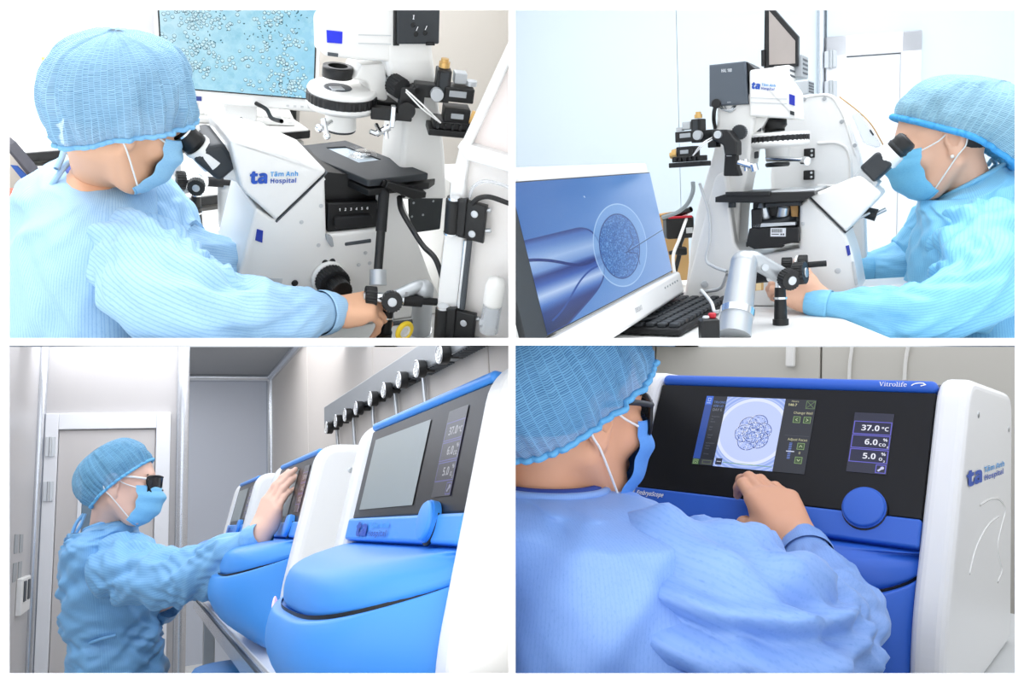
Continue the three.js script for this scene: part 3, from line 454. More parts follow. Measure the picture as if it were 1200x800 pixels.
  add('stage_arm', merge([cyl(v1(447, 214, .1), v1(480, 228, .1), .006), ext([[...p1(455, 213, .11)], [...p1(500, 226, .11)], [...p1(499, 232, .11)], [...p1(484, 234, .11)], [...p1(452, 220, .11)]], .085, .11, { bev: .002 })]), M.black);
  // focus drive, small fittings
  const k0 = v1(384, 324), ax = V(.06, -.0, 1).normalize(); const kn = add('focus_knob', merge([disc(k0.clone(), ax, .036, .012, .003)]), SCOPE_WHITE);
  part(kn, 'coarse_wheel', knurl(k0.clone().add(B).addScaledVector(ax, .012), ax, .031, .024, 30), M.blackSoft); part(kn, 'fine_wheel', merge([knurl(k0.clone().add(B).addScaledVector(ax, .037), ax, .021, .03, 24, .001)]), M.black);
  for (const [x, y, r, m] of [[345, 331, .0065, M.black], [345, 341, .0065, M.black], [380.5, 307, .006, M.black], [389, 305.5, .006, M.black]]) add('push_button', disc(v1(x, y, .079), Zp, r, .005), m);
  for (const [x, y] of [[353, 260], [373, 287], [428, 296], [420, 310], [433, 308], [376, 241]]) add('screw', disc(v1(x, y, .0795), Zp, .004, .0015), M.lightGrey);
  add('rating_plate', ext([p1(309, 325), p1(331, 326), p1(327, 346), p1(304, 345)], .079, .0815, { bev: 0 }), M.lightGrey);
  add('badge', ext([p1(301, 268), p1(308, 270), p1(307, 284), p1(299, 281)].map(([x, y]) => [x, y]), .079, .083, { bev: .001 }), M.navy);
  add('lever', merge([ext([[...p1(381, 273), .004], [...p1(388, 275), .006], [...p1(390, 287), .004], [...p1(387, 288), .004], [...p1(382, 281), .004]], .078, .088)]), M.grey);
  add('slot', ext([[...p1(404, 284), .003], [...p1(404, 288), .003], [...p1(435, 284), .003], [...p1(435, 279.5), .003]], .078, .082), M.darkGrey);
  // pillar and arm of the transmitted light
  add('pillar', ext([[...p1(466, 235, .05), .01], [...p1(524, 235, .05), .01], [...p1(523, 184, .05), .03], [...p1(513, 100, .05), .04], [...p1(508, 60, .05)], [...p1(508, -20, .05)], [...p1(450, -20, .05)], [...p1(452, 80, .05), .03], [...p1(470, 110, .05), .05], [...p1(474, 150, .05), .03]], -.05, .05, { bev: .01, bs: 3 }), SCOPE_WHITE);
  const head = add('lamp_head', ext([[...p1(380, 25, .05), .01], [...p1(381, 66, .05), .006], [...p1(420, 71, .05)], [...p1(458, 73, .05)], [...p1(462, -10, .05)], [...p1(405, -5, .05)], [...p1(394, 12, .05)]], -.01, .05, { bev: .006, bs: 3 }), SCOPE_WHITE);
  for (const y of [40, 50]) part(head, 'cooling_rib', ext([p1(420, y, .05), p1(458, y + 1, .05), p1(458, y + 2.2, .05), p1(420, y + 1.2, .05)], .049, .0515, { bev: 0 }).translate(0, -TY, 0), M.lightGrey);
  part(head, 'badge', ext([p1(382.5, 35, .05), p1(401, 37, .05), p1(400.5, 51, .05), p1(383, 49.5, .05)], .049, .053, { bev: .001 }).translate(0, -TY, 0), std(0x1c2fe0, .4));
  part(head, 'slot', ext([p1(384, 61, .05), p1(396, 62.5, .05), p1(395.5, 66.5, .05), p1(384, 65, .05)], .049, .052, { bev: 0 }).translate(0, -TY, 0), M.darkGrey);
  const C = (x, y, h) => { const q = S1.on(1, x, y, h); return V(q.x, h, q.z); };
  const dc = v1(401, 105, 0), dr = 38.5 / 1000 * 1.68;
  const con = add('condenser', merge([lathe([[0, .006], [dr * .94, .006], [dr, 0], [dr * .96, -.006]], dc, YUP, 48), lathe([[dr * .97, -.02], [dr, -.026], [dr * .95, -.034], [.03, -.036], [.028, -.04], [.03, -.072], [.028, -.075], [0, -.075]], dc, YUP, 48)]), SCOPE_WHITE);
  part(con, 'turret_ring', knurl(dc.clone().add(B).add(V(0, -.021, 0)), YUP, dr * .995, .015, 36, .001), M.black); part(con, 'front_lens', disc(dc.clone().add(B).add(V(-.012, .005, .008)), YUP, .026, .003), M.darkGrey);
  part(con, 'end_ring', disc(dc.clone().add(B).add(V(0, -.078, 0)), YUP, .029, .006), M.charcoal);
  part(con, 'clamp_screw', merge([cyl(dc.clone().add(B).add(V(-.03, -.05, .03)), dc.clone().add(B).add(V(-.06, -.055, .05)), .004), new THREE.SphereGeometry(.008, 12, 8).translate(dc.x - .06, dc.y - .055 - TY, .05), new THREE.SphereGeometry(.007, 12, 8).translate(dc.x - .045, dc.y - .07 - TY, .05), cyl(dc.clone().add(B).add(V(-.05, -.04, .04)), dc.clone().add(B).add(V(-.045, -.075, .052)), .005)]), M.chrome);
  const fc = v1(396, 77, 0); add('filter_holder', merge([lathe([[.018, 0], [.027, 0], [.028, -.004], [.028, -.02], [.02, -.022], [.018, 0]], fc, YUP, 40), box(fc.x + .035, fc.y - .014, .0, .03, .012, .02, .002)]), M.black);
  add('aperture_lever', merge([box(fc.x - .008, fc.y - .036, .02, .024, .004, .02, .001), disc(V(fc.x + .01, fc.y - .055, .0), YUP, .04, .016, .004), box(fc.x + .055, fc.y - .045, 0, .07, .012, .05, .003)]), M.silver);
  add('condenser_carrier', ext([[...p1(424, 76, .03)], [...p1(452, 74, .03)], [...p1(455, 119, .03), .01], [...p1(436, 117, .03), .01], [...p1(432, 96, .03), .01], [...p1(415, 93, .03)]], -.035, .03, { bev: .004 }), SCOPE_WHITE);
  const hk = v1(461, 98, .05); const hw = add('height_knob', merge([cyl(V(hk.x, hk.y, 0), hk, .008)]), M.steel); part(hw, 'wheel', knurl(hk.clone().add(B), V(.25, -.1, 1).normalize(), .0185, .026, 20, .001), M.blackSoft);
  add('dovetail_arm', merge([ext([[...p1(437, 119, .03)], [...p1(474, 121, .03)], [...p1(474, 136, .03)], [...p1(437, 130, .03)]], -.02, .03)]), M.black);
  // lamp box at the back
  const lb = add('lamp_box', ext([[...p1(466, -30, .06)], [...p1(517, -30, .06)], [...p1(515, 52, .06), .004], [...p1(466, 52, .06), .004]], -.08, .06, { bev: .003 }), M.charcoal);
  part(lb, 'side_cover', ext([p1(461, -30, .05), p1(467, -30, .05), p1(467, 53, .05), p1(460.5, 53, .05)], -.075, .055, { bev: .002 }).translate(0, -TY, 0), M.black);
  for (const [x, y] of [[484, 29], [487.5, 40], [498, 38.5]]) part(lb, 'vent_hole', disc(v1(x, y, .0605).add(B), Zp, .0045, .001, .0004), M.blackGloss);
  part(lb, 'handle_slot', ext([[...p1(499, 49, .06), .004], [...p1(509, 49, .06), .004], [...p1(509, 53, .06)], [...p1(499, 53, .06)]], .058, .063, { bev: .001 }).translate(0, -TY, 0), M.blackGloss);
  { const a = v1(507, 43, .0612); part(lb, 'lettering', quad(.028, .016).translate(a.x, a.y - TY, a.z), printMat(textTex([['▮ △', 64, 32, 52]], 128, 64))); }
  for (const [x, y] of [[484.5, 20], [488.5, 33.5], [499, 32.5]]) { const a = v1(x, y, .0612); part(lb, 'lettering', quad(.012, .012).translate(a.x, a.y - TY, a.z), printMat(textTex([[y < 25 ? 'I' : '/', 32, 32, 56]], 64, 64))); }
  // culture dish on the stage
  const dq = S1.on(1, 417, 182, .281), dish = thing(S1, 'culture_dish', 'small clear culture dish on the black microscope stage', 'dish', V(dq.x, .2812, dq.z));
  part(dish, 'base', lathe([[.0, 0], [.02, 0], [.0205, .012], [.0195, .012], [.019, .0015], [0, .0015]], V(0, 0, 0)), M.glass); part(dish, 'well', merge([...Array(4)].map((_, k) => lathe([[.005, .0015], [.0055, .008], [.0048, .008], [.0045, .002]], V(Math.cos(k * 1.57) * .009, 0, Math.sin(k * 1.57) * .009), YUP, 16))), M.glass);
  part(dish, 'lid', lathe([[0, .013], [.0215, .013], [.022, .007]], V(.012, .0, .02), YUP), M.glass); part(dish, 'drop', box(.022, .004, -.004, .02, .006, .012, .002), M.charcoal);
}
// micromanipulator behind the microscope: stacked slides and motors
function manipulator(fr, base, label, k = 1, mirror = 1, turn = 0, arm = true) {
  const t = thing(fr, 'micromanipulator', label, 'manipulator', base, undefined, turn), b = (x, y, z, w, h, d, r = .003) => box(x * k * mirror, y * k, z * k, w * k, h * k, d * k, r * k), c = (x, y, z, x1, y1, z1, r, r1) => cyl(V(x * mirror, y, z).multiplyScalar(k), V(x1 * mirror, y1, z1).multiplyScalar(k), r * k, (r1 ?? r) * k, 20);
  part(t, 'base_slide', merge([b(.03, -.055, 0, .12, .016, .07), b(.03, -.037, 0, .1, .018, .06), ...[0, 1, 2, 3, 4].map((i) => b(-.01 + i * .018, -.038, .034, .006, .014, .008, .001))]), M.black);
  part(t, 'drive_block', merge([b(.035, -.015, .0, .062, .036, .05), b(.034, .035, 0, .07, .034, .05)]), M.black);
  part(t, 'drive_label', b(.035, -.014, .0262, .03, .012, .002, .0005), M.grey); part(t, 'drive_label', b(.03, .038, .0262, .04, .014, .002, .0005), M.grey);
  const m = part(t, 'motor', merge([b(-.005, .05, .0, .034, .075, .04), b(-.045, .035, 0, .05, .03, .035), b(-.06, .018, 0, .03, .05, .035)]), M.black); part(m, 'motor_face', b(-.005, .055, .021, .018, .055, .002, .0005), M.charcoal);
  part(m, 'motor_cap', merge([c(-.005, .09, 0, -.005, .102, 0, .013), c(-.005, .102, 0, -.005, .11, 0, .009)]), M.brass); part(t, 'thumb_screw', merge([c(.07, -.02, .01, .085, -.022, .015, .02, .018), c(.085, -.022, .015, .092, -.023, .016, .011)]), M.brass);
  part(t, 'scale_block', merge([b(.035, .07, -.005, .03, .026, .03), c(.062, .055, .0, .062, .066, 0, .014)]), M.silver); part(t, 'clamp_screw', c(-.02, .035, .025, -.02, .035, .04, .015), M.silver);
  if (arm) part(t, 'tilt_arm', merge([b(-.085, .005, .0, .036, .07, .04), c(-.085, -.01, .02, -.085, -.01, .035, .02), b(-.095, -.03, .0, .05, .02, .04), b(-.135, -.03, -.0, .06, .028, .03)]), M.black);
  if (arm) part(t, 'tool_holder', merge([b(-.115, -.03, .02, .012, .05, .02), c(-.12, -.06, .01, -.15, -.075, .02, .008), c(-.15, -.075, .02, -.165, -.07, .022, .006), c(-.13, -.055, .01, -.125, -.085, .02, .006), c(-.14, -.07, .03, -.15, -.06, .0, .005)]), M.chrome);
  for (const [y0, x1] of [[.03, -.05], [.035, -.045]]) part(t, 'wire', tube([V(-.09 * mirror, y0, .02), V(x1 * mirror, y0 - .028, .052), V(-.005 * mirror, -.028, .041)].map((v) => v.multiplyScalar(k)), .0022 * k, 30, 6), M.white);
  return t;
}
{ const c = S1.on(2, 518, 124, .09); manipulator(S1, V(c.x, c.y, .09), 'black motorised micromanipulator with brass screws right of the condenser', .8, 1, -.35); }
// ---------------------------------------------------------------- benches, monitor, walls of the upper left room
const WALL_CREAM = std(0xf3ece2, .6, { bumpMap: mottle, bumpScale: .0003 });
{
  const D = Math.PI / 180, FB = R1.sub(-.268, TY, -.132, 44 * D);
  // walls: a cream wall behind the microscope, a bright window wall on the left
  const WB = R1.sub(0, 0, -1.55, 24 * D);
  struct(WB, 'wall_back', box(1.0, .6, -.05, 2.6, 3.4, .1, 0), WALL_CREAM);
  struct(WB, 'wall_side', box(-1.6, .6, -.05, 1.8, 3.4, .1, 0), std(0xf6f6f4, .6));
  const wp = WB.on(2, 90, 60, 0), wz = WB.on(2, 6, 134, 0);
  struct(WB, 'window_1', merge([box(wp.x - .35, wz.y + .02, .05, 1.5, .03, .12, .004), box(wp.x + .33, wz.y + .6, .02, .05, 1.2, .05, .004), box(wp.x - .15, wz.y + .6, .02, .03, 1.2, .04, .004)]), M.whiteMatt);
  struct(WB, 'window_pane_1', box(wp.x - .35, wz.y + .62, .004, 1.36, 1.16, .008, 0), std(0xffffff, .4, { emissive: 0xf4f8ff, emissiveIntensity: .75 }));
  struct(R1, 'floor', box(.3, -.8, .0, 4, .04, 4, 0), M.lightGrey);
  // main table
  const tx = FB.on(1, 196, 268, TY).x - .03, tw = 1.7 - tx, tb = thing(FB, 'worktable', 'white worktable carrying the microscope and both control sticks', 'table', V(tx + tw / 2, -.7, .76));
  part(tb, 'worktop', box(0, .68, .0, tw, .04, 1.5, .004), M.whiteMatt);
  for (const x of [-tw / 2 + .1, tw / 2 - .1]) for (const z of [-.6, .6]) part(tb, 'leg', box(x, .33, z, .06, .66, .06, .005), M.silver);
  // two lower drawer benches along the wall
  const aTop = FB.on(2, 165, 237, 0).y, bz = FB.on(1, 262, 172, aTop).z, bTop = FB.on(2, 275, 158, bz).y, bx1 = FB.on(2, 362, 150, bz).x;
  const bench = (x0, x1, z0, z1, top, label) => {
    const b = thing(FB, 'drawer_bench', label, 'bench', V((x0 + x1) / 2, -.7, (z0 + z1) / 2)), w = x1 - x0, d = z1 - z0, H = top + .7;
    part(b, 'worktop', box(0, H - .012, 0, w, .024, d, .003), M.whiteMatt); part(b, 'edge_band', merge([box(0, H - .016, d / 2 + .002, w, .022, .006, .001), box(w / 2 + .002, H - .016, 0, .006, .022, d, .001)]), M.black);
    part(b, 'carcass', box(0, (H - .03) / 2, -.01, w - .02, H - .03, d - .05, .003), std(0xc9c7c2, .6));
    const n = Math.max(2, Math.round(w / .33)); for (let i = 0; i < n; i++) { const dr = part(b, 'drawer', box(-w / 2 + (i + .5) * w / n, H - .11, d / 2 - .03, w / n - .008, .13, .02, .003), std(0xbcb9b4, .55)); part(dr, 'lock', disc(V(-w / 2 + (i + .5) * w / n, H - .085, d / 2 - .021), Zp, .008, .003), M.steel); }
    return b;
  };
  bench(-.75, .245, bz + .02, 0, aTop, 'white topped drawer bench with black edge left of the microscope');
  bench(-.75, bx1, bz - .75, bz, bTop, 'white topped bench with black edge under the large monitor');
  // large monitor on the far bench
  const mc = R1.on(1, 300, 119, FB.world(0, bTop, 0).applyMatrix4(R1.inv).y + .1), MO = R1.sub(mc.x, mc.y, mc.z, 19 * D);
  const q = (x, y) => { const w = MO.on(2, x, y, 0); return [w.x, w.y]; };
  const tl = q(186, 0), br = q(367, 113), bl = q(236, 107.5), x0 = tl[0], x1 = br[0], y0 = (br[1] + bl[1]) / 2, w = x1 - x0, h = w * .62;
  const mon = thing(MO, 'monitor', 'large monitor on the far bench showing round cells', 'monitor', V((x0 + x1) / 2, y0 - .12, 0));
  part(mon, 'casing', box(0, .12 + h / 2 - .012, -.03, w + .03, h + .06, .05, .008), M.whiteGloss); part(mon, 'bezel', box(0, .12 + h / 2, -.003, w + .008, h + .008, .006, .001), M.black);
  part(mon, 'display', quad(w, h).translate(0, .12 + h / 2, .0008), screenMat(cellsTex, 1.0));
  part(mon, 'badge', box(-.12, .093, -.002, .035, .012, .004, .001), std(0x30408a, .4)); part(mon, 'button', merge([0, 1, 2, 3].map((i) => box(.13 + i * .02, .093, -.003, .008, .005, .004, 0))), M.lightGrey); part(mon, 'power_light', box(.225, .093, -.003, .01, .008, .004, 0), std(0x59a6e8, .4, { emissive: 0x59a6e8, emissiveIntensity: .6 }));
  const sb = -.1 - (y0 - .12) + .002; part(mon, 'stand', merge([box(0, (sb + .13) / 2, -.05, .09, .13 - sb, .03, .005), lathe([[0, 0], [.085, 0], [.09, .006], [.08, .014], [.04, .02], [0, .02]], V(0, sb, -.02))]), M.whiteGloss);
  const cb = (pts, r, name, label, m = M.black) => { const o = thing(R1, name, label, 'cable', pts[0]); part(o, 'cord', tube(pts.map((p) => p.clone().sub(pts[0])), r, 60, 8), m); return o; };
  const F1 = (x, y, d) => R1.loc(x, y, d);
  cb([F1(300, 121, 2.42), F1(312, 128, 2.4), F1(318, 138, 2.36), F1(330, 142, 2.3)], .006, 'monitor_cable', 'black cable curling under the large monitor by its foot');
  cb([F1(282, 139, 2.2), F1(296, 150, 2.18), F1(306, 160, 2.16), F1(301, 168, 2.2)], .005, 'keyboard_cable', 'black cable running over the edge of the far bench');
  cb([F1(468, 231, 1.66), F1(470, 245, 1.64), F1(481, 265, 1.62), F1(496, 288, 1.6), F1(510, 303, 1.58), F1(520, 330, 1.58)], .0055, 'microscope_cable', 'thick black cable hanging down behind the black focus rod');
  const kb = FB.on(1, 262, 136, bTop), key = thing(FB, 'keyboard', 'white keyboard lying on the far bench below the monitor', 'keyboard', V(kb.x, bTop, kb.z), undefined, -18 * D);
  part(key, 'base', box(0, .01, 0, .4, .018, .15, .006), M.whiteGloss); for (let r = 0; r < 5; r++) for (let c = 0; c < 14; c++) part(key, 'key', box(-.18 + c * .0275, .022, -.055 + r * .026, .022, .008, .02, .002, 1), M.whiteMatt);
  const gb = thing(MO, 'divider_board', 'light grey panel standing at the left side of the large monitor', 'board', V(0, y0 - .12, -.12)); { const a = MO.on(2, 146, 38, -.12), b = MO.on(2, 192, -20, -.12); part(gb, 'board', box((a.x + b.x) / 2 + .04, .31 + sb, 0, b.x - a.x + .08, .62, .02, .003), std(0xdedde0, .5)); }
  // things on the near bench and at the left edge
  const tr = FB.on(1, 46, 168, aTop), tray = thing(FB, 'slide_tray', 'flat red edged tray lying on the white bench behind the woman', 'tray', V(tr.x, aTop, tr.z), undefined, -58 * D);
  part(tray, 'tray_base', box(0, .008, 0, .12, .016, .05, .002), std(0xe86a78, .5)); part(tray, 'cover', merge([box(-.026, .018, -.004, .05, .006, .036, .001), box(.027, .018, -.004, .05, .006, .036, .001)]), M.lightGrey);
  const yb = FB.on(1, 72, 118, aTop), ybx = thing(FB, 'box', 'small pale yellow box standing beside the window', 'box', V(yb.x, aTop, yb.z)); part(ybx, 'carton', box(0, .06, 0, .07, .12, .05, .003), M.cream); part(ybx, 'flap', box(0, .122, .005, .072, .004, .05, .001), M.yellow);
  const tp = R1.loc(24, 210, 1.8), tab = thing(R1, 'end_board', 'beige slanted end board with a blue stripe at the left edge', 'board', tp);
const tq = (x, y) => { const q = R1.on(2, x, y, tp.z); return [q.x - tp.x, q.y - tp.y]; };
  part(tab, 'board', ext([tq(-20, 150), tq(9, 173), tq(44, 214), tq(36, 239), tq(-20, 239)], -.03, 0, { bev: .002 }), std(0xded6cc, .6)); part(tab, 'edge_band', ext([tq(-20, 148), tq(9, 171), tq(46, 214), tq(43, 217), tq(9, 175), tq(-20, 152)], -.03, .003, { bev: .001 }), std(0x4c4a52, .5)); part(tab, 'stripe', ext([tq(13, 193), tq(21, 194), tq(43, 216), tq(39, 225)], 0, .003, { bev: .0008 }), std(0x3566bf, .5));
  const dk = R1.loc(16, 268, 1.72), dr = thing(R1, 'drawer_box', 'dark grey drawer box under the slanted board at the left edge', 'drawer', dk); const dq2 = (x, y) => { const q = R1.on(2, x, y, dk.z); return [q.x - dk.x, q.y - dk.y]; };
  part(dr, 'front', ext([dq2(-20, 246), dq2(36, 236), dq2(30, 300), dq2(-20, 300)], -.05, 0, { bev: .003 }), std(0x55555c, .5)); part(dr, 'top_rim', ext([dq2(-20, 243), dq2(38, 233), dq2(37, 237), dq2(-20, 248)], -.05, .004, { bev: .001 }), M.lightGrey);
  const cr = R1.loc(18, 300, 1.74), crate = thing(R1, 'dish_rack', 'grey topped crate of pale dishes at the left edge', 'rack', cr, undefined, .7);
  part(crate, 'rail', cyl(V(.05, .1, .1), V(.02, -.1, .14), .006), M.white); part(crate, 'side', box(-.08, 0, 0, .16, .26, .2, .005), std(0xe2d3bd, .6)); for (let i = 0; i < 5; i++) part(crate, 'dish', disc(V(-.0 + (i % 2) * .02, -.09 + i * .042, .102), Zp, .022, .012), i % 2 ? M.cream : M.lightGrey);
  const rp = R1.loc(15, 234, 1.66), rd = thing(R1, 'red_tub', 'small round red tub on the dark drawer box at the left edge', 'tub', rp); part(rd, 'dome', lathe([[0, .02], [.02, .016], [.028, 0], [0, 0]], V(0, 0, 0)), std(0xd8502c, .5)); part(rd, 'rim', lathe([[.026, -.004], [.032, -.004], [.032, .002], [.026, .002], [.026, -.004]], V(0, 0, 0)), std(0xb9882f, .5));
  const ch = R1.loc(14, 372, 1.62), chr = thing(R1, 'chair', 'blue chair back behind the seated woman at the left edge', 'chair', ch, undefined, .9); part(chr, 'backrest', box(-.04, -.05, 0, .3, .3, .05, .024), std(0x1f63c0, .5)); part(chr, 'back_bar', box(-.04, -.2, -.04, .06, .25, .02, .004), M.black);
  // white and blue pipette holder behind the left control stick
  const ps = R1.loc(208, 222, 1.86), pst = thing(R1, 'pipette_holder', 'white and blue pipette holder on the bench behind the control stick', 'holder', ps);
  part(pst, 'base', lathe([[0, 0], [.03, 0], [.03, .004], [.012, .01], [.008, .016], [0, .016]], V(0, 0, 0)), M.white); part(pst, 'band', lathe([[0, .005], [.016, .005], [.012, .018], [0, .018]], V(0, 0, 0)), std(0x2a34b8, .4));
  part(pst, 'column', cyl(V(0, .015, 0), V(.004, .13, 0), .009), M.white); part(pst, 'grip', box(.005, .1, .009, .012, .04, .006, .002), std(0x2a34b8, .4)); part(pst, 'head', merge([cyl(V(.004, .13, 0), V(.004, .15, 0), .016), cyl(V(-.03, .125, .01), V(-.028, .05, .01), .006)]), M.whiteGloss);
}
// ---------------------------------------------------------------- control sticks
// silver swan-neck arm, chrome joint, two black knobs and a hanging black stick
function controlStick(fr, label, P) { P.foot.y = Math.max(P.foot.y, fr === R1 ? TY : 0) + .0015;            // P: foot, shoulder, head (frame points), knob directions
  const t = thing(fr, 'control_stick', label, 'joystick', P.foot), o = P.foot, l = (v) => v.clone().sub(o), r = P.r ?? .02;
  if (P.column !== false) {
    const n = l(P.shoulder); part(t, 'column', merge([cyl(V(0, 0, 0), n.clone().multiplyScalar(.97), r * 1.15, r * .92), new THREE.SphereGeometry(r * .95, 20, 14).translate(n.x, n.y * .99, n.z)]), M.silver); part(t, 'clamp_ring', cyl(n.clone().multiplyScalar(P.ring ?? .18), n.clone().multiplyScalar((P.ring ?? .18) + .09), r * 1.18), M.chrome);
    const a = l(P.shoulder), b = l(P.head), m = a.clone().lerp(b, .5); m.y += r * .3;
    part(t, 'arm', tube([a.clone().add(V(0, r * .1, 0)), a.clone().lerp(b, .2).add(V(0, r * .45, 0)), m, b], r * .62, 40, 14), M.silver); part(t, 'arm_screw', orient(new THREE.CylinderGeometry(r * .25, r * .25, r * .3, 16), m.clone().add(V(0, -r * .2, 0).addScaledVector(P.toward, r * .6)), P.toward), M.steel);
  }
  const h = l(P.head), k = P.k ?? 1;
  part(t, 'joint', merge([new THREE.SphereGeometry(.014 * k, 20, 14).translate(h.x, h.y, h.z), cyl(h.clone().addScaledVector(P.a, -.02 * k), h.clone().addScaledVector(P.a, .024 * k), .009 * k), cyl(h.clone().addScaledVector(P.b, -.012 * k), h.clone().addScaledVector(P.b, .02 * k), .011 * k), cyl(h.clone(), h.clone().addScaledVector(P.down, .035 * k), .008 * k)]), M.chrome);
  for (const [dir, s, R] of [[P.a, .024, .017], [P.b, .02, .0155]]) { const kn = part(t, 'knob', knurl(h.clone().addScaledVector(dir, s * k), dir, R * k, .016 * k, 22, .0012), M.black); part(kn, 'knob_face', disc(h.clone().addScaledVector(dir, (s + .0165) * k), dir, R * .45 * k, .003 * k, .0008), M.steel); }
  part(t, 'micrometer', merge([cyl(h.clone().addScaledVector(P.a, -.02 * k), h.clone().addScaledVector(P.a, -.05 * k), .01 * k), cyl(h.clone().addScaledVector(P.a, -.05 * k), h.clone().addScaledVector(P.a, -.075 * k), .006 * k)]), M.blackSoft);
  const d = (s) => h.clone().addScaledVector(P.down, s * k), L = P.len ?? .1;
  const g = part(t, 'stick', merge([cyl(d(.02), d(L * .62), .0085 * k, .0105 * k), cyl(d(L * .6), d(L * .72), .0125 * k), cyl(d(L * .74), d(L * 1.05), .0125 * k, .0165 * k)]), M.black); part(g, 'stick_ring', cyl(d(L * .705), d(L * .745), .0132 * k), M.chrome); part(g, 'stick_ring', cyl(d(L * .3), d(L * .33), .0108 * k), M.chrome);
  return t;
}
{
  const s = (x, y, d) => R1.loc(x, y, d), foot = R1.on(1, 491, 402, TY), dd = 1.66;
  controlStick(R1, 'silver armed control stick with black knobs at the right hand', { foot, shoulder: s(497, 338, 1.62), head: s(458, 350, 1.6), a: s(437, 345, 1.6).sub(s(458, 350, 1.6)).add(V(0, 0, .012)).normalize(), b: s(459, 360, 1.5).sub(s(455, 350, 1.6)).normalize(), down: V(-.08, -1, .05).normalize(), toward: V(0, .3, 1).normalize(), r: .02, k: 1.18, len: .1 });
  const f2 = R1.on(1, 268, 277, TY); controlStick(R1, 'silver control stick column with a black hanging stick left of the microscope', { foot: f2, shoulder: s(265, 216, 1.93), head: s(231, 212, 1.86), a: V(-.7, .1, .5).normalize(), b: V(.35, 0, 1).normalize(), down: V(-.07, -1, .06).normalize(), toward: V(0, .2, 1).normalize(), r: .021, k: 1.1, len: .09 });
  // tall black focus rod in its silver socket
  const a = s(443, 334, 1.64), b = s(443, 316, 1.64), c = s(450, 226, 1.64), rod = thing(R1, 'focus_rod', 'tall black rod in a silver socket beside the right control stick', 'rod', a);
  part(rod, 'socket', cyl(V(0, 0, 0), b.clone().sub(a), .0165, .0155), M.silver); part(rod, 'rod', cyl(b.clone().sub(a), c.clone().sub(a), .0085, .0085), M.black); part(rod, 'sleeve', merge([cyl(b.clone().lerp(c, .5).sub(a), c.clone().sub(a), .0105), new THREE.SphereGeometry(.0105, 16, 10).translate(...c.clone().sub(a).toArray())]), M.blackSoft);
  const y = s(474, 388, 1.6), ring = thing(R1, 'yellow_ring', 'yellow ring of a tape roll behind the right control stick', 'tape', y, undefined, .5); part(ring, 'ring', new THREE.TorusGeometry(.016, .005, 12, 32).rotateY(.4), M.yellow); part(ring, 'core', new THREE.TorusGeometry(.011, .003, 10, 28).rotateY(.4), M.whiteMatt);
  const sm1 = s(452, 380, 1.66), sc = thing(R1, 'lever', 'short dark lever on the table beside the right control stick', 'lever', sm1); part(sc, 'arm', cyl(V(0, 0, 0), V(.05, .012, -.01), .005, .004), M.darkGrey); part(sc, 'pivot', new THREE.SphereGeometry(.008, 14, 10), M.charcoal);
  // black cover plate of the connector box behind the microscope
  const pl = thing(S1, 'connector_box', 'white connector box with black plate behind the microscope stand', 'box', V(.3, TY, -.02)); const P = (x, y) => { const q = S1.on(2, x, y, .045); return [q.x - .3, q.y - TY]; };
  part(pl, 'housing', box(.0, .142, -.02, .18, .28, .1, .006), SCOPE_WHITE); const cp = part(pl, 'cover_plate', ext([[...P(479, 231), .004], [...P(519, 226), .004], [...P(515, 268), .004], [...P(480, 273), .004]], .06, .068, { bev: .001 }), std(0x23282a, .5)); for (const [x, yy] of [[484, 237], [507, 235], [482, 253], [495, 251], [483, 270]]) { const v = P(x, yy); part(cp, 'screw', disc(V(v[0], v[1], .0675), Zp, .0025, .0012, .0004), M.grey); }
}
